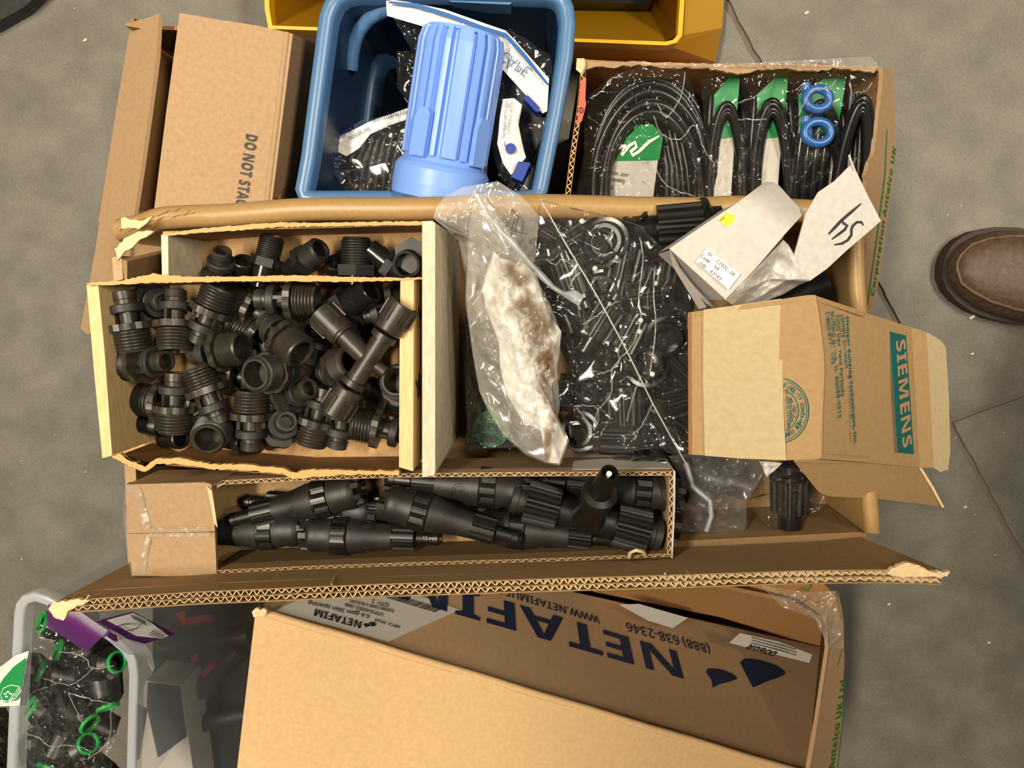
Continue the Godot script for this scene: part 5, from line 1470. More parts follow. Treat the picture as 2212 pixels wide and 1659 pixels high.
# ---------------------------------------------------------------- brown printed box lying on edge
func printed_box() -> void:
	var t := th("printed_box", "brown box with teal printing and paper tape, lying on edge at the right", "box", P(1720, 830, 0.36))
	var l0 := [1486, 675, 0.412]
	var l1 := [1487, 981, 0.412]
	var r0 := [1757, 637, 0.468]
	var r1 := [1771, 991, 0.468]
	var q0 := [1969, 707, 0.385]
	var q1 := [1987, 1010, 0.385]
	var p1 := plane([l0, l1, [1764, 814, 0.468]])
	var p2 := plane([[1764, 700, 0.468], q0, q1])
	var f1 := sheet("taped_side", [l0, [1600, 660, 0.4355], [1740, 638, 0.465], r0, [1775, 760, 0.468], [1777, 800, 0.468], [1773, 900, 0.468], r1, [1700, 994, 0.456], [1600, 990, 0.436], l1], 0.003, M.kraft_siemens, t)
	var f2 := sheet("printed_side", [[1757, 637, 0.467], [1775, 760, 0.467], [1777, 800, 0.467], [1773, 900, 0.467], [1771, 991, 0.467], [1880, 1000, 0.424], q1, q0, [1860, 673, 0.424]], 0.003, M.kraft_siemens, t)
	var ed := G.new()
	ed.sweep(W([[1757, 639, 0.466], [1764, 680, 0.466], [1774, 760, 0.466], [1776, 800, 0.466], [1772, 900, 0.466], [1770, 989, 0.466]]), 0.0017, 10)
	part("creased_edge", ed, M.kraft_siemens, f1)
	# ends and hidden sides
	var A := W([l0, l1, r0, r1, q0, q1])
	var dep: Vector3 = (A[4] - A[2]).normalized() * 0.062
	var e := G.new()
	e.ext([A[1], A[3], A[3] + dep, A[1] + dep], Vector3(0, 0, -0.003))
	part("end_panel", e, M.kraft_siemens, t)
	var e2 := G.new()
	e2.ext([A[0], A[2], A[2] + dep, A[0] + dep], Vector3(0, 0, 0.003))
	part("end_panel", e2, M.kraft_siemens, t)
	var e3 := G.new()
	e3.ext([A[0], A[1], A[1] + dep, A[0] + dep], Vector3(0.002, 0.002, 0))
	part("under_panel", e3, M.kraft_dark, t)
	sheet("hinge_strip", [q0, [1985, 712, 0.381], [2002, 718, 0.378], [2017, 1010, 0.378], q1], 0.003, M.kraft_siemens, t)
	sheet("tuck_flap", [[2003, 718, 0.377], [2032, 735, 0.366], [2043, 750, 0.363], [2050, 860, 0.362], [2053, 976, 0.362], [2048, 1014, 0.364], [2032, 1020, 0.368], [2017, 1010, 0.377]], 0.0025, M.paper_tape, t)
	sheet("dust_flap", [[1716, 998, 0.442], [1771, 993, 0.452], [1880, 1002, 0.42], [1986, 1011, 0.384], [2012, 1052, 0.376], [2036, 1094, 0.37], [1900, 1078, 0.378], [1790, 1072, 0.386], [1768, 1062, 0.39], [1742, 1030, 0.42]], 0.003, M.kraft_siemens, t)
	sheet("cut_edge", [[1986, 1011, 0.386], [1992, 1012, 0.386], [2016, 1050, 0.378], [2040, 1096, 0.372], [2036, 1097, 0.372], [2012, 1054, 0.378]], 0.003, M.flute, t)
	# tape
	var tp := flat("paper_tape", p1, [[1521, 669], [1600, 658], [1688, 645], [1690, 760], [1694, 900], [1700, 994], [1600, 990], [1524, 984], [1520, 820]], M.paper_tape, f1, 0.0008)
	var tl := G.new()
	for q in [[[1690, 676], [1694, 676], [1694, 704], [1690, 704]], [[1691, 712], [1694, 712], [1695, 738], [1691, 738]], [[1692, 748], [1697, 746], [1700, 756], [1697, 762], [1692, 762]], [[1692, 768], [1695, 768], [1695, 776], [1692, 776]]]:
		var w := []
		for z in q: w.append(on(p1, z[0], z[1]) + p1.normal * 0.0006)
		tl.ext(w, -p1.normal * 0.0004)
	part("print_fragment", tl, M.ink_teal, f1)
	# round certificate stamp cut off by the tape
	var st := G.new()
	for R in [[68.0, 2.2], [63.0, 1.2], [44.0, 1.6]]:
		var arc := []
		for i in 33:
			var an := lerpf(-1.42, 1.42, i / 32.0)
			var x: float = 1688 + R[0] * 0.93 * cos(an) - 4
			var y: float = 887 + R[0] * 1.03 * sin(an)
			if x > 1693: arc.append([x, y])
		stroke_g(st, p1, arc, R[1])
	part("stamp_ring", st, M.ink_teal, f1)
	var word := "FIDELITY CONTAINER CORP"
	for i in word.length():
		if word[i] == " ": continue
		var an := lerpf(-1.33, 1.33, float(i) / (word.length() - 1))
		var c := Vector2(1684 + 53.5 * 0.93 * cos(an), 887 + 53.5 * 1.03 * sin(an))
		var d := Vector2(-sin(an), cos(an)) * (1.2 if word[i] == "I" else 3.0)
		if c.x > 1693: txt(f1, word[i], p1, [c.x - d.x, c.y - d.y], [c.x + d.x, c.y + d.y], M.ink_teal, 1.0, false, "Droid Sans", 700)
	word = "BOX CERTIFICATE"
	for i in word.length():
		if word[i] == " ": continue
		var an := lerpf(-0.8, 1.0, float(i) / (word.length() - 1))
		var c := Vector2(1684 + 36 * 0.93 * cos(an), 887 + 36 * 1.03 * sin(an))
		var d := Vector2(-sin(an), cos(an)) * (0.7 if word[i] == "I" else 2.0)
		txt(f1, word[i], p1, [c.x - d.x, c.y - d.y], [c.x + d.x, c.y + d.y], M.ink_teal)
	txt(f1, "THE", p1, [1713, 881], [1714, 889], M.ink_teal)
	txt(f1, "SINGLEWALL", p1, [1707, 861], [1710, 911], M.ink_teal, 1.0, false, "Droid Sans", 700)
	txt(f1, "BOX MEETS ALL CONSTRUCTION", p1, [1700, 841], [1704, 933], M.ink_teal, 1.2)
	# address, brand block
	for q in [["1-800-877-7545", [1785, 672], [1798, 786]], ["Buffalo Grove, IL  60089-4513", [1796, 673], [1813, 902]], ["1000 Deerfield Parkway", [1807, 678], [1820, 856]], ["Landis Division", [1817, 680], [1828, 794]]]:
		txt(f2, q[0], p2, q[1], q[2], M.ink_teal, 1.0)
	txt(f2, "Siemens Building Technologies, Inc.", p2, [1828, 683], [1846, 960], M.ink_teal, 1.0, false, "Droid Sans", 700)
	var bl := flat("teal_block", p2, [[1921, 716], [1956, 725], [1973, 981], [1938, 977]], M.ink_teal, f2)
	txt(bl, "SIEMENS", p2, [1942, 734], [1957, 964], M.kraft_print, 1.05, false, "Droid Sans", 700, 0.0009)

# ---------------------------------------------------------------- cartons at the bottom of the frame
func lower_cartons() -> void:
	var t := th("logo_carton", "big brown carton with dark blue logo lettering, tilted at the front", "carton", P(1100, 1560, 0.0))
	var a := P(552, 1320, 0.36)
	var b := P(1752, 1678, 0.225)
	var f := P(1786, 1402, 0.03)
	var dn := (f - b)
	var c2 := P(505, 1720, 0.385)
	var out := c2 - a
	var g := G.new()
	g.ext([a, b, b + out * 1.15, c2 + out * 0.15], Vector3(0.0, -0.004, 0.0))
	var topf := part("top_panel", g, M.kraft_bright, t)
	var cg := G.new()
	var pp := []
	for i in 25: pp.append(a.lerp(b, i / 24.0) + Vector3(0, -0.002 + 0.0006 * sin(i * 1.3), 0))
	cg.sweep(pp, 0.0035, 8)
	part("creased_edge", cg, M.kraft_bright, topf)
	var sg := G.new()
	sg.ext([a + Vector3(0, -0.002, 0), b + Vector3(0, -0.002, 0), b + dn + Vector3(0, -0.002, 0), a + dn * 0.55 + Vector3(0, -0.002, 0)], Vector3(0, -0.002, 0.003))
	var side := part("printed_side", sg, M.kraft, t)
	var eg := G.new()
	eg.ext([a + Vector3(0, -0.003, 0), c2 + out * 0.15 + Vector3(0, -0.003, 0), c2 + out * 0.15 + dn * 1.2, a + dn * 0.55], Vector3(0.003, 0, 0))
	part("end_side", eg, M.kraft, t)
	var fg := G.new()
	fg.ext([c2 + out * 0.15 + Vector3(0, -0.003, 0), b + out * 1.15 + Vector3(0, -0.003, 0), b + out * 1.15 + dn * 0.95, c2 + out * 0.15 + dn * 1.2], Vector3(0, 0, -0.003))
	part("near_side", fg, M.kraft, t)
	var tg := G.new()
	tg.ext(W(torn([[543, 1322], [552, 1312], [562, 1318], [574, 1314], [576, 1326], [566, 1332], [548, 1334]], 5, 2), 0.364), Vector3(0, -0.003, 0))
	part("frayed_corner", tg, M.flute, topf)
	var N := (b - a).cross(dn).normalized()
	if N.y < 0: N = -N
	var pl := Plane(N, N.dot(a + Vector3(0, -0.002, 0)))
	txt(side, "NETAFIM", pl, [1466, 1435], [846, 1255], M.ink_blue, 0.60, false, "Droid Sans", 700, 0.0008)
	txt(side, "WWW.NETAFIMUSA.COM", pl, [1292, 1340], [1010, 1256], M.ink_blue, 1.0, false, "Droid Sans", 400, 0.0008)
	txt(side, "(888) 638-2346", pl, [1532, 1404], [1352, 1354], M.ink_blue, 1.0, false, "Droid Sans", 400, 0.0008)
	flat("logo_drop", pl, [[1626, 1486], [1612, 1460], [1598, 1432], [1606, 1424], [1622, 1424], [1639, 1427], [1658, 1432], [1674, 1438], [1688, 1446], [1696, 1453], [1694, 1458], [1676, 1466], [1655, 1473]], M.ink_blue, side, 0.0008)
	flat("logo_drop", pl, [[1539, 1486], [1536, 1470], [1524, 1452], [1528, 1445], [1544, 1445], [1560, 1448], [1578, 1455], [1591, 1464], [1590, 1468], [1572, 1474], [1553, 1479]], M.ink_blue, side, 0.0008)
	var lb := flat("shipping_label", pl, [[590, 1320], [690, 1278], [860, 1272], [993, 1318], [838, 1387], [760, 1364]], M.grey_label, side, 0.0008)
	txt(lb, "NETAFIM", pl, [778, 1352], [678, 1324], M.ink, 1.0, false, "Droid Sans", 700, 0.0014)
	flat("logo_drop", pl, [[788, 1357], [784, 1349], [796, 1349], [800, 1354]], M.ink, lb, 0.0014)
	flat("logo_drop", pl, [[803, 1356], [796, 1346], [808, 1346], [812, 1352]], M.ink, lb, 0.0014)
	for q in [["WPCA  09.04", [862, 1357], [808, 1341]], ["0.6 gpm 36in spacing", [796, 1334], [664, 1304]], ["UTPSU0002-36B", [826, 1330], [744, 1308]], ["I3DW23001/63241", [848, 1322], [754, 1300]], ["QTY: 2", [838, 1310], [802, 1300]]]:
		txt(lb, q[0], pl, q[1], q[2], M.ink, 1.0, false, "Droid Sans", 400, 0.0014)
	var bar := G.new()
	var x := 0.0
	while x < 1.0:
		var wv := rng.randf_range(0.006, 0.02)
		var A := Vector2(790, 1280).lerp(Vector2(936, 1324), x)
		var B := Vector2(790, 1280).lerp(Vector2(936, 1324), x + wv)
		var up := Vector2(18, -8)
		var w := []
		for z in [A, B, B + up, A + up]: w.append(on(pl, z.x, z.y) + N * 0.0014)
		bar.ext(w, -N * 0.0003)
		x += wv + rng.randf_range(0.006, 0.018)
	part("barcode", bar, M.ink, lb)
	# carton underneath it
	var u := th("taped_carton", "taped brown carton with green side print holding the logo carton, front right", "carton", P(1780, 1500, 0))
	sheet("right_flap", [[1786, 1334, 0.225], [1812, 1284, 0.21], [1822, 1340, 0.205], [1824, 1430, 0.205], [1818, 1560, 0.205], [1806, 1720, 0.205], [1738, 1720, 0.235], [1760, 1600, 0.235], [1790, 1402, 0.232]], 0.004, M.kraft, u)
	sheet("right_wall", [[1788, 1340, 0.215], [1790, 1402, 0.225], [1740, 1720, 0.228], [1772, 1720, 0.0], [1806, 1402, 0.0], [1804, 1340, 0.0]], 0.004, M.kraft_dark, u)
	var up := plane([[1812, 1284, 0.21], [1738, 1720, 0.235], [1806, 1720, 0.205]])
	txt(u, "Antelco UK Ltd", up, [1792, 1660], [1818, 1466], M.ink_green, 1.0, false, "Droid Sans", 700, 0.002)
	var lg := G.new()
	stroke_g(lg, up, [[1816, 1400], [1804, 1440], [1798, 1500], [1784, 1600], [1774, 1700]], 2.0, 0.002)
	stroke_g(lg, up, [[1822, 1510], [1812, 1600], [1806, 1660]], 2.0, 0.002)
	part("green_line", lg, M.ink_green, u)
	sheet("back_flap", [[1300, 1255, 0.19], [1520, 1262, 0.19], [1700, 1300, 0.19], [1782, 1345, 0.19], [1790, 1400, 0.15], [1700, 1378, 0.14], [1560, 1334, 0.14], [1280, 1278, 0.14]], 0.004, M.kraft_dark, u)
	sheet("back_flap", [[1540, 1236, 0.22], [1740, 1244, 0.22], [1776, 1258, 0.22], [1808, 1290, 0.22], [1816, 1340, 0.216], [1800, 1344, 0.216], [1720, 1292, 0.21], [1600, 1262, 0.21]], 0.004, M.kraft_dark, u)
	wall("back_wall", [[1180, 1262], [1560, 1270], [1788, 1352], [1784, 1360], [1556, 1280], [1180, 1270]], 0.135, 0.0, M.kraft_dark, u)
	wall("bottom", [[1180, 1270], [1790, 1400], [1740, 1720], [1180, 1720]], 0.01, 0.0, M.kraft_dark, u)
	var wp := plane([[1574, 1366, 0.15], [1750, 1391, 0.15], [1600, 1345, 0.165]])
	var wl := flat("white_label", wp, [[1573, 1366], [1596, 1345], [1680, 1364], [1750, 1391], [1744, 1409], [1660, 1388]], M.grey_label, u, 0.012)
	txt(wl, "0060R", wp, [1672, 1388], [1612, 1370], M.ink, 1.2, false, "Droid Sans", 700, 0.0135)
	var sc := G.new()
	for i in 3: stroke_g(sc, wp, [[1716, 1390 - i * 6], [1680, 1379 - i * 6], [1620, 1363 - i * 6]], 1.2, 0.0135)
	part("small_print", sc, M.dark_grey, wl)
	flat("worn_label", wp, [[1338, 1284], [1380, 1282], [1484, 1312], [1452, 1334], [1400, 1318]], M.grey_label, u, 0.012)
	var gs := G.new()
	stroke_g(gs, plane([[1540, 1236, 0.222], [1740, 1244, 0.222], [1808, 1290, 0.222]]), [[1712, 1250], [1742, 1256], [1752, 1266], [1744, 1276], [1728, 1270]], 3.0)
	part("green_print", gs, M.ink_green, u)
	film("clear_tape", [[1640, 1262, 0.236], [1740, 1280, 0.24], [1810, 1276, 0.235], [1824, 1340, 0.23], [1822, 1400, 0.225], [1790, 1400, 0.235], [1776, 1344, 0.24], [1690, 1312, 0.235]], M.tape_film, u, 0.004, 0.006, 0.025, 131, false)

# ---------------------------------------------------------------- clear bin, lower left
func clear_bin() -> void:
	var t := th("clear_bin", "clear plastic bin with milky rim and purple label at the front left", "bin", P(180, 1520, 0))
	var h := 0.30
	var o := [[20, 1760], [30, 1520], [40, 1330], [44, 1308], [54, 1296], [74, 1290], [100, 1298], [180, 1340], [240, 1378], [270, 1404], [284, 1428], [288, 1460], [284, 1600], [280, 1760]]
	var prof := [[0.005, -0.010], [0.005, -0.001], [0.003, 0.001], [-0.003, 0.001], [-0.005, -0.002], [-0.006, -0.012], [-0.010, -0.10], [-0.018, -0.285]]
	var rows := []
	for j in prof.size():
		var row := []
		for i in o.size():
			var a := P(o[maxi(i - 1, 0)][0], o[maxi(i - 1, 0)][1], h)
			var b := P(o[mini(i + 1, o.size() - 1)][0], o[mini(i + 1, o.size() - 1)][1], h)
			var d := (b - a).normalized()
			var s := Vector3(-d.z, 0, d.x)
			var p := P(o[i][0], o[i][1], h)
			if s.dot(p - P(165, 1560, h)) < 0: s = -s
			row.append(p + s * float(prof[j][0]) + Vector3(0, prof[j][1], 0))
		rows.append(row)
	var gr := G.new()
	gr.surf(rows.slice(0, 6))
	part("rim", gr, M.rim_clear, t)
	var gw := G.new()
	gw.surf(rows.slice(5))
	part("wall", gw, M.bin_clear, t)
	# sloping right side with its catch
	var sp := plane([[290, 1440, 0.295], [286, 1700, 0.295], [560, 1500, 0.15]])
	var sw := flat("sloping_side", sp, [[112, 1302], [330, 1290], [600, 1280], [560, 1500], [530, 1760], [284, 1760], [292, 1470], [288, 1430], [270, 1404], [236, 1376]], M.bin_clear, t, 0.0, 0.0012)
	flat("catch", sp, [[236, 1384], [262, 1376], [306, 1388], [322, 1408], [330, 1440], [326, 1448], [316, 1424], [296, 1414], [272, 1412]], M.rim_clear, t, 0.003, 0.002)
	var lb := flat("printed_label", sp, [[208, 1342], [220, 1336], [285, 1320], [377, 1369], [301, 1392], [284, 1386], [262, 1372]], M.purple, sw, 0.002)
	flat("white_label", sp, [[226, 1338], [284, 1322], [312, 1336], [360, 1372], [344, 1378], [290, 1372]], M.white, lb, 0.0028)
	for i in 9: flat("barcode_bar", sp, [[276 + i * 3.6, 1324 + i * 1.8], [278 + i * 3.6, 1325 + i * 1.8], [284 + i * 3.6, 1336 + i * 1.8], [282 + i * 3.6, 1335 + i * 1.8]], M.ink, lb, 0.0036)
	var dr := G.new()
	for s in [[[244, 1352], [262, 1346], [292, 1346]], [[262, 1362], [290, 1356], [298, 1344]], [[250, 1350], [276, 1366]]]: stroke_g(dr, sp, s, 1.5, 0.0036)
	part("line_drawing", dr, M.dark_grey, lb)
	var sc := G.new()
	for i in 3: stroke_g(sc, sp, [[316 + i * 3, 1368 - i * 4], [342 + i * 3, 1380 - i * 4]], 2.2, 0.0036)
	part("small_print", sc, M.ink, lb)
	# purple clip over the rim
	var cg := G.new()
	var A := [[104, 1306], [120, 1303], [150, 1312], [172, 1320], [206, 1344], [234, 1362]]
	var B := [[103, 1354], [108, 1360], [130, 1372], [150, 1384], [172, 1400], [187, 1409]]
	var r2 := []
	for j in 6:
		var f := j / 5.0
		var row := []
		for i in 6: row.append(P(lerpf(A[i][0], B[i][0], f), lerpf(A[i][1], B[i][1], f), h + 0.008 - 0.02 * pow(f, 4.0) - 0.003 * pow(1.0 - f, 4.0)))
		r2.append(row)
	cg.surf(r2)
	var clip := part("purple_clip", cg, M.purple, t)
	flat("clip_tongue", sp, [[230, 1362], [246, 1370], [248, 1384], [240, 1382], [226, 1372]], M.purple, clip, 0.004, 0.003)
	# things seen through the side
	var bx := th("grey_box", "pale box with grey tape seen through the clear bin's side", "box", P(360, 1600, 0))
	wall("body", [[316, 1470], [392, 1480], [430, 1760], [292, 1760], [300, 1520]], 0.10, 0.0, M.grey_label, bx)
	var bp := plane([[316, 1470, 0.101], [392, 1480, 0.101], [430, 1700, 0.101]])
	flat("grey_tape", bp, [[318, 1526], [320, 1474], [390, 1482], [404, 1590], [342, 1636]], M.dark_grey, bx, 0.001)
	flat("grey_tape", bp, [[292, 1516], [318, 1532], [300, 1640], [286, 1640]], M.dark_grey, bx, 0.001)
	var dk := th("dark_fittings", "dark fittings with red and pink caps seen through the bin's sloping side", "fittings", P(460, 1480, 0))
	wall("dark_tray", [[330, 1300], [620, 1270], [600, 1500], [580, 1760], [436, 1760], [398, 1474], [330, 1464]], 0.05, 0.0, M.black, dk)
	for q in [[400, 1345, 390, 1325], [410, 1342, 460, 1334], [421, 1415, 422, 1430], [442, 1455, 462, 1430]]:
		var rg := G.new()
		rg.sweep(W([[q[0], q[1], 0.064], [q[2], q[3], 0.068]]), 0.005, 12)
		part("red_cap", rg, M.red, dk)
	var wr := G.new()
	wr.sweep(W([[386, 1385, 0.06], [390, 1378, 0.06], [396, 1380, 0.06], [394, 1390, 0.06]]), 0.0015, 8, true)
	for q in [[420, 1500, 520, 1400], [440, 1560, 540, 1540], [350, 1400, 540, 1370]]: wr.sweep(W([[q[0], q[1], 0.056], [q[2], q[3], 0.058]]), 0.012, 12)
	part("dark_tube", wr, M.black_matt, dk)
	var cp := G.new()
	cp.lathe([Vector2(0.004, 0), Vector2(0.004, 0.01), Vector2(0, 0.011)], 14, Transform3D(Basis(), P(473, 1552, 0.055)))
	part("tan_cap", cp, M.tan, dk)
	# bag of black barrels with green rings
	var gg := "black barrels with green rings in the clear bin's bag"
	var i := 0
	for q in [[[92, 1344], [150, 1350], "in the bin's back corner"], [[127, 1403], [200, 1410], "just in front of the purple clip"], [[90, 1449], [180, 1470], "at the left of the bag, ring facing left"], [[252, 1430], [180, 1440], "against the bin's right rim"], [[233, 1527], [220, 1440], "with its ring towards the front, right side"], [[68, 1527], [140, 1545], "at the bag's left edge with half its ring hidden"], [[193, 1563], [120, 1500], "in the bag's centre with the ring open to view"], [[190, 1606], [140, 1640], "below the central one, ring tilted"], [[103, 1655], [140, 1590], "nearest the bottom of the frame"]]:
		var b := th("ringed_barrel", "black barrel fitting with green ring, " + q[2], "fitting", P(q[0][0], q[0][1], 0.24), gg)
		var a3 := P(q[0][0], q[0][1], 0.262)
		var c3 := P(q[1][0], q[1][1], 0.245)
		var Y := (c3 - a3).normalized()
		var X := Y.cross(Vector3(0.2, 1, 0.1)).normalized()
		var xf := Transform3D(Basis(X, Y, X.cross(Y)), a3)
		var L := 0.046
		var g := G.new()
		g.lathe([Vector2(0.006, 0.002), Vector2(0.0104, 0.002), Vector2(0.0150, 0.008), Vector2(0.0168, L * 0.6), Vector2(0.0150, L), Vector2(0.006, L + 0.004), Vector2(0, L + 0.004)], 24, xf)
		part("barrel", g, M.black, b)
		var g2 := G.new()
		g2.lathe(ringp(0.0104, 0.0082, -0.0022, 0.0014), 26, xf)
		part("green_ring", g2, M.green_ring, b)
		i += 1
	for q in [[[130, 1450], [230, 1480], "lying across the middle of the bag"], [[70, 1420], [60, 1500], "along the bin's left wall"], [[150, 1540], [240, 1580], "right of the central ring, lower down"], [[70, 1580], [90, 1650], "at the bag's lower left"], [[180, 1640], [240, 1700], "at the bag's lower right"], [[120, 1360], [220, 1380], "under the purple clip"]]:
		var b := th("plain_barrel", "plain black barrel fitting without ring in view, " + q[2], "fitting", P(q[0][0], q[0][1], 0.22), "plain black barrels in the clear bin's bag")
		var a3 := P(q[0][0], q[0][1], 0.232)
		var c3 := P(q[1][0], q[1][1], 0.226)
		var Y := (c3 - a3).normalized()
		var X := Y.cross(Vector3(0.2, 1, 0.1)).normalized()
		var g := G.new()
		g.lathe([Vector2(0, 0), Vector2(0.0104, 0.002), Vector2(0.0150, 0.008), Vector2(0.0168, 0.028), Vector2(0.0150, 0.046), Vector2(0, 0.05)], 24, Transform3D(Basis(X, Y, X.cross(Y)), a3))
		part("barrel", g, M.black, b)
	var bag := th("parts_bag", "clear crumpled bag of green-ringed black barrels inside the clear bin", "bag", P(160, 1520, 0.2))
	film("film", [[79, 1346, 0.285], [100, 1343, 0.285], [150, 1380, 0.285], [187, 1408, 0.285], [252, 1430, 0.285], [262, 1484, 0.28], [254, 1560, 0.28], [244, 1647, 0.28], [232, 1720, 0.28], [60, 1760, 0.28], [43, 1659, 0.28], [46, 1525, 0.285], [62, 1408, 0.285]], M.clear_film, bag, 0.006, 0.012, 0.02, 141, false)
	folds(bag, [[[92, 1358, 0.293], [84, 1376, 0.293], [120, 1384, 0.294]], [[127, 1408, 0.296], [160, 1412, 0.297], [186, 1424, 0.297], [200, 1444, 0.297], [246, 1438, 0.292]], [[200, 1444, 0.297], [176, 1466, 0.298], [146, 1480, 0.298], [92, 1464, 0.294]], [[148, 1496, 0.297], [200, 1512, 0.297], [240, 1520, 0.292]], [[148, 1496, 0.297], [172, 1552, 0.298], [180, 1566, 0.298]], [[66, 1530, 0.292], [50, 1580, 0.29], [80, 1592, 0.293], [110, 1612, 0.294], [150, 1610, 0.295], [196, 1622, 0.293]], [[60, 1520, 0.292], [70, 1496, 0.293], [104, 1484, 0.295]], [[240, 1530, 0.291], [234, 1600, 0.29], [190, 1640, 0.292]]])
	# printed white and green bag hanging over the left rim
	var w := th("printed_bag", "white bag with green printed panel hanging over the clear bin's left rim", "bag", P(30, 1460, 0.25))
	film("white_film", [[-60, 1450, 0.30], [0, 1441, 0.305], [33, 1416, 0.31], [62, 1406, 0.312], [58, 1430, 0.312], [50, 1480, 0.312], [42, 1524, 0.31], [0, 1526, 0.305], [-60, 1530, 0.30]], M.white_film, w, 0.002, 0.003, 0.03, 151, false, func(_x, _y): return Color(0.9, 0.9, 0.88))
	var wp := plane([[0, 1441, 0.3165], [58, 1430, 0.3165], [40, 1520, 0.3165]])
	flat("green_panel", wp, [[57, 1420], [30, 1440], [8, 1465], [-4, 1484], [-4, 1508], [16, 1518], [40, 1511], [48, 1480]], M.green, w)
	var rg2 := G.new()
	stroke_g(rg2, wp, [[2, 1500], [8, 1486], [24, 1479], [42, 1482], [46, 1492], [34, 1508], [22, 1515], [6, 1512], [2, 1500]], 1.4)
	for q in [[12, 1498], [18, 1494], [24, 1498], [15, 1504]]: stroke_g(rg2, wp, [[q[0] - 3, q[1]], [q[0] + 3, q[1]]], 6.0)
	part("emblem", rg2, M.white, w)
	txt(w, "ANTELCO", wp, [22, 1514], [45, 1485], M.white, 1.0, false, "Droid Sans", 700, 0.001)
	var gy := th("grey_bag", "dull grey-brown bag at the frame's lower left edge", "bag", P(0, 1600, 0))
	film("film", [[-60, 1530, 0.10], [8, 1530, 0.11], [24, 1560, 0.11], [34, 1620, 0.11], [30, 1700, 0.10], [-60, 1700, 0.10]], M.sole, gy, 0.03, 0.02, 0.02, 161, true)

# ---------------------------------------------------------------- boot at the right
func boot() -> void:
	var t := th("person", "person standing at the right edge, one worn brown leather boot toe in view", "person", P(2420, 640, 0))
	var c := P(2058, 566, 0.03)
	var ax := (P(2212, 596, 0.03) - c)
	ax.y = 0
	ax = ax.normalized()
	var pz := Vector3(-ax.z, 0, ax.x)
	# sections: distance from toe, half width, height, floor height
	var sec := [[0.0, 0.002, 0.024], [0.004, 0.016, 0.036], [0.012, 0.027, 0.043], [0.025, 0.037, 0.050], [0.045, 0.0455, 0.056], [0.07, 0.050, 0.063], [0.10, 0.051, 0.075], [0.13, 0.048, 0.090], [0.16, 0.044, 0.105], [0.20, 0.041, 0.12], [0.25, 0.040, 0.125], [0.275, 0.033, 0.12], [0.288, 0.012, 0.115]]
	var rows := []
	var seam := []
	var seam2 := []
	for s in sec:
		var row := []
		for i in 33:
			var an := PI * i / 32.0
			var x: float = cos(an)
			var y: float = sin(an)
			var sx := signf(x) * pow(absf(x), 0.75)
			var p: Vector3 = c + ax * float(s[0]) + pz * (sx * float(s[1]) - 0.004 * s[0])
			p.y = 0.014 + (s[2] - 0.014) * pow(y, 0.6)
			row.append(p)
			if i == 7 and s[0] > 0.01 and s[0] < 0.2: seam.append(p + Vector3(0, 0.001, 0))
			if i == 25 and s[0] > 0.01 and s[0] < 0.2: seam2.append(p + Vector3(0, 0.001, 0))
		rows.append(row)
	var g := G.new()
	g.surf(rows)
	var up := part("leather_boot", g, M.leather, t, "worn brown leather boot with a moccasin seam")
	seam.reverse()
	var toe := []
	for i in 7:
		var f := i / 6.0
		var a0: Vector3 = seam[-1]
		var b0: Vector3 = seam2[0]
		var q := a0.lerp(b0, f) - ax * 0.010 * sin(PI * f)
		q.y = a0.y + 0.002 - 0.003 * sin(PI * f)
		toe.append(q)
	var sg := G.new()
	sg.sweep(seam + toe.slice(1, 6) + seam2, 0.0022, 8)
	part("moccasin_seam", sg, M.leather, up)
	var so := []
	var bottom := []
	for s in sec: so.append(c + ax * (float(s[0]) - 0.004) + pz * (float(s[1]) + 0.004))
	for s in rev(sec): so.append(c + ax * (float(s[0]) - 0.004) - pz * (float(s[1]) + 0.004))
	for k in so.size(): so[k].y = 0.019
	var sl := G.new()
	sl.ext(so, Vector3(0, -0.019, 0))
	part("sole", sl, M.sole, up)
	var lg := G.new()
	var lr := []
	var ank: Vector3 = c + ax * 0.225
	for q in [[0.10, 0.040, 0.055], [0.16, 0.043, 0.050], [0.22, 0.050, 0.055], [0.30, 0.060, 0.065], [0.40, 0.062, 0.068]]:
		var row := []
		for i in 24: row.append(Vector3(ank.x, q[0], ank.z) + ax * (cos(TAU * i / 24) * q[2] + (q[0] - 0.1) * 0.1) + pz * sin(TAU * i / 24) * q[1])
		lr.append(row)
	lg.surf(lr, true)
	part("boot_shaft", lg, M.leather, up)
	var up2 := up.duplicate()
	up2.name = "leather_boot"
	up2.position += Vector3(0.14, 0, 0.42)
	t.add_child(up2, true)
	body(t, ank, ank + Vector3(0.14, 0, 0.42))

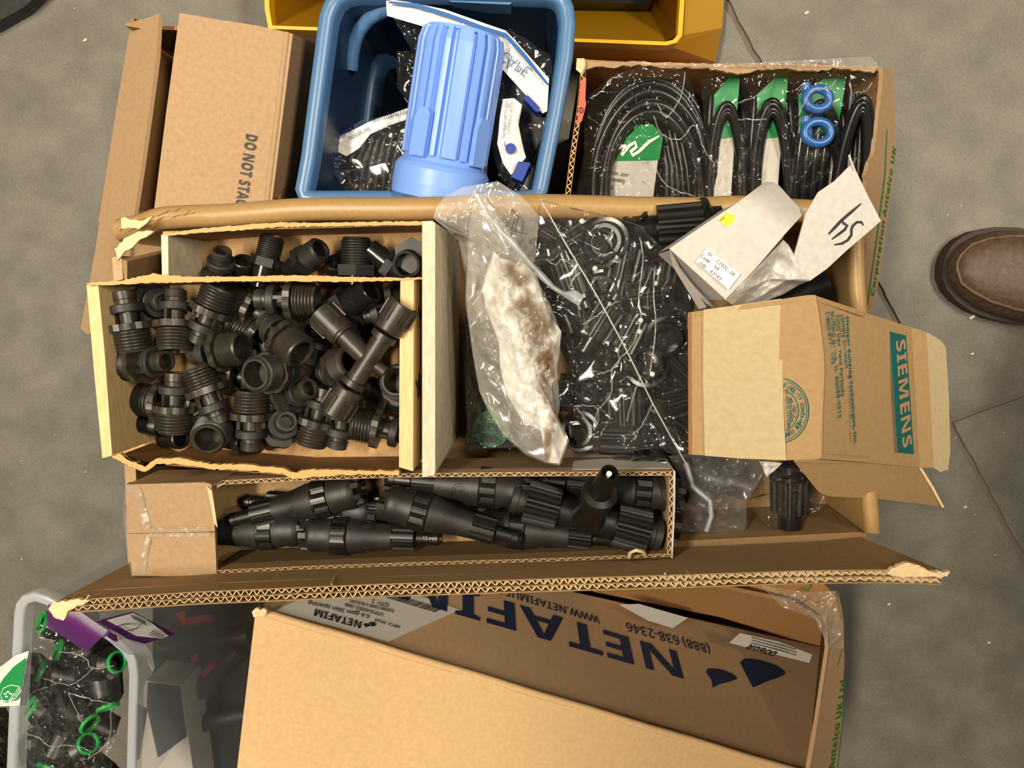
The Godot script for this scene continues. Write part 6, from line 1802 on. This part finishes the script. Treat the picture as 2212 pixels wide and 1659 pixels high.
# the rest of the person: trousers and jacket as one continuous skin, meshed from tapered capsules
func body(t: Node3D, la: Vector3, ra: Vector3) -> void:
	var hip := Vector3(0.90, 0.92, 0.19)
	var ch := Vector3(0.64, 1.27, 0.17)
	var nk := Vector3(0.52, 1.40, 0.16)
	var L := Vector3(0, 0, -1)
	var hl := hip + L * 0.09
	var hr := hip - L * 0.09
	var kl := la + Vector3(0.02, 0.46, 0.02)
	var kr := ra + Vector3(0.0, 0.46, -0.06)
	var sl := ch + L * 0.19 + Vector3(-0.02, 0.03, 0)
	var sr := ch - L * 0.19 + Vector3(-0.02, 0.03, 0)
	var el := Vector3(0.40, 1.10, -0.03)
	var er := Vector3(0.40, 1.10, 0.36)
	var wl := Vector3(0.19, 1.02, 0.0)
	var wr := Vector3(0.19, 1.02, 0.14)
	var legs := [[la + Vector3(0, 0.26, 0), kl, 0.062, 0.066], [kl, hl, 0.066, 0.095], [ra + Vector3(0, 0.26, 0), kr, 0.062, 0.066], [kr, hr, 0.066, 0.095], [hl, hr, 0.11, 0.11], [hip, hip.lerp(ch, 0.3), 0.13, 0.13]]
	skin("trousers", legs, M.denim, t, 0.024)
	skin("jacket", [[hip.lerp(ch, 0.25), ch, 0.145, 0.15], [sl, sr, 0.085, 0.085], [ch, nk, 0.10, 0.065], [sl, el, 0.062, 0.052], [el, wl, 0.052, 0.040], [sr, er, 0.062, 0.052], [er, wr, 0.052, 0.040]], M.dark_grey, t, 0.024)
	var hc := nk + Vector3(-0.07, 0.15, 0)
	skin("head", [[nk, nk + Vector3(-0.03, 0.06, 0), 0.055, 0.055], [hc + Vector3(0.02, 0.03, 0), hc + Vector3(-0.02, -0.03, 0), 0.092, 0.075], [hc + Vector3(-0.085, -0.02, 0), hc + Vector3(-0.10, -0.045, 0), 0.012, 0.016], [hc + L * 0.085, hc + L * 0.087 + Vector3(0.005, -0.03, 0), 0.014, 0.01], [hc - L * 0.085, hc - L * 0.087 + Vector3(0.005, -0.03, 0), 0.014, 0.01]], M.skin, t, 0.012)
	skin("hair", [[hc + Vector3(0.035, 0.05, 0), hc + Vector3(0.05, 0.0, 0), 0.085, 0.078], [hc + Vector3(0.0, 0.06, 0), hc + Vector3(-0.03, 0.065, 0), 0.078, 0.055]], M.sole, t, 0.014)
	for w in [[wl, 1.0], [wr, -1.0]]:
		var p: Vector3 = w[0]
		var s: float = w[1]
		var f := Vector3(-0.9, 0.0, 0.25 * s).normalized()
		var d := Vector3(0.2, 0.9, 0.3 * s).normalized()
		var bn := [[p, p + f * 0.07, 0.024, 0.03], [p + f * 0.03 + d * 0.02, p + f * 0.06 + d * 0.055, 0.012, 0.009]]
		for i in 4:
			var q: Vector3 = p + f * 0.085 + d * (0.030 - 0.019 * i)
			var m: Vector3 = q + f * (0.034 - 0.003 * absf(i - 1.0))
			bn.append([q, m, 0.0095, 0.009])
			bn.append([m, m + Vector3(0.3 * f.x, 0, 0) * 0.02 + Vector3(0.012, -0.012, 0.024 * s), 0.009, 0.0075])
		skin("hand", bn, M.skin, t, 0.008)

func skin(called: String, bones: Array, m: Material, parent: Node3D, cell: float) -> void:
	var lo := Vector3.INF
	var hi := -Vector3.INF
	for b in bones:
		for k in 2:
			var r: float = b[2 + k] + cell * 2
			lo = lo.min(b[k] - Vector3.ONE * r); hi = hi.max(b[k] + Vector3.ONE * r)
	var nx := int((hi.x - lo.x) / cell) + 2
	var ny := int((hi.y - lo.y) / cell) + 2
	var nz := int((hi.z - lo.z) / cell) + 2
	var f := PackedFloat32Array()
	f.resize(nx * ny * nz)
	f.fill(1.0)
	for b in bones:
		var A: Vector3 = b[0]
		var B: Vector3 = b[1]
		var R := maxf(b[2], b[3]) + cell * 3
		var l0 := ((A.min(B) - Vector3.ONE * R - lo) / cell).floor()
		var h0 := ((A.max(B) + Vector3.ONE * R - lo) / cell).ceil()
		for z in range(maxi(0, int(l0.z)), mini(nz, int(h0.z) + 1)):
			for y in range(maxi(0, int(l0.y)), mini(ny, int(h0.y) + 1)):
				for x in range(maxi(0, int(l0.x)), mini(nx, int(h0.x) + 1)):
					var p := lo + Vector3(x, y, z) * cell
					var u := clampf((p - A).dot(B - A) / maxf((B - A).length_squared(), 1e-9), 0, 1)
					var d: float = p.distance_to(A.lerp(B, u)) - lerpf(b[2], b[3], u)
					var i := x + nx * (y + ny * z)
					var k := cell * 0.9
					var h := clampf(0.5 + 0.5 * (f[i] - d) / k, 0, 1)
					f[i] = lerpf(f[i], d, h) - k * h * (1.0 - h)
	var g := G.new()
	var id := {}
	for z in nz - 1:
		for y in ny - 1:
			for x in nx - 1:
				var c := []
				var s := 0
				for q in 8:
					var val := f[x + (q & 1) + nx * (y + ((q >> 1) & 1) + ny * (z + (q >> 2)))]
					c.append(val)
					if val < 0: s += 1
				if s == 0 or s == 8: continue
				var acc := Vector3.ZERO
				var n := 0
				for e in [[0, 1], [2, 3], [4, 5], [6, 7], [0, 2], [1, 3], [4, 6], [5, 7], [0, 4], [1, 5], [2, 6], [3, 7]]:
					var a: float = c[e[0]]
					var b: float = c[e[1]]
					if (a < 0) != (b < 0):
						var w := a / (a - b)
						acc += Vector3(e[0] & 1, (e[0] >> 1) & 1, e[0] >> 2).lerp(Vector3(e[1] & 1, (e[1] >> 1) & 1, e[1] >> 2), w)
						n += 1
				id[Vector3i(x, y, z)] = g.v.size()
				g.v.append(lo + (Vector3(x, y, z) + acc / n) * cell)
				g.n.append(Vector3(c[1] + c[3] + c[5] + c[7] - c[0] - c[2] - c[4] - c[6], c[2] + c[3] + c[6] + c[7] - c[0] - c[1] - c[4] - c[5], c[4] + c[5] + c[6] + c[7] - c[0] - c[1] - c[2] - c[3]).normalized())
	for z in range(1, nz - 1):
		for y in range(1, ny - 1):
			for x in range(1, nx - 1):
				var i := x + nx * (y + ny * z)
				for ax in 3:
					var j := i + [1, nx, nx * ny][ax] as int
					if (f[i] < 0) == (f[j] < 0): continue
					var o := [[Vector3i(0, -1, 0), Vector3i(0, 0, -1)], [Vector3i(-1, 0, 0), Vector3i(0, 0, -1)], [Vector3i(-1, 0, 0), Vector3i(0, -1, 0)]][ax] as Array
					var b := Vector3i(x, y, z)
					var ks := [b, b + o[0], b + o[0] + o[1], b + o[1]]
					if not ks.all(func(q): return id.has(q)): continue
					for t in [[0, 1, 2], [0, 2, 3]]:
						var q := [id[ks[t[0]]], id[ks[t[1]]], id[ks[t[2]]]]
						if (g.v[q[1]] - g.v[q[0]]).cross(g.v[q[2]] - g.v[q[0]]).dot(g.n[q[0]] + g.n[q[1]] + g.n[q[2]]) > 0: q = [q[0], q[2], q[1]]
						g.ix.append_array(q)
	part(called, g, m, parent)
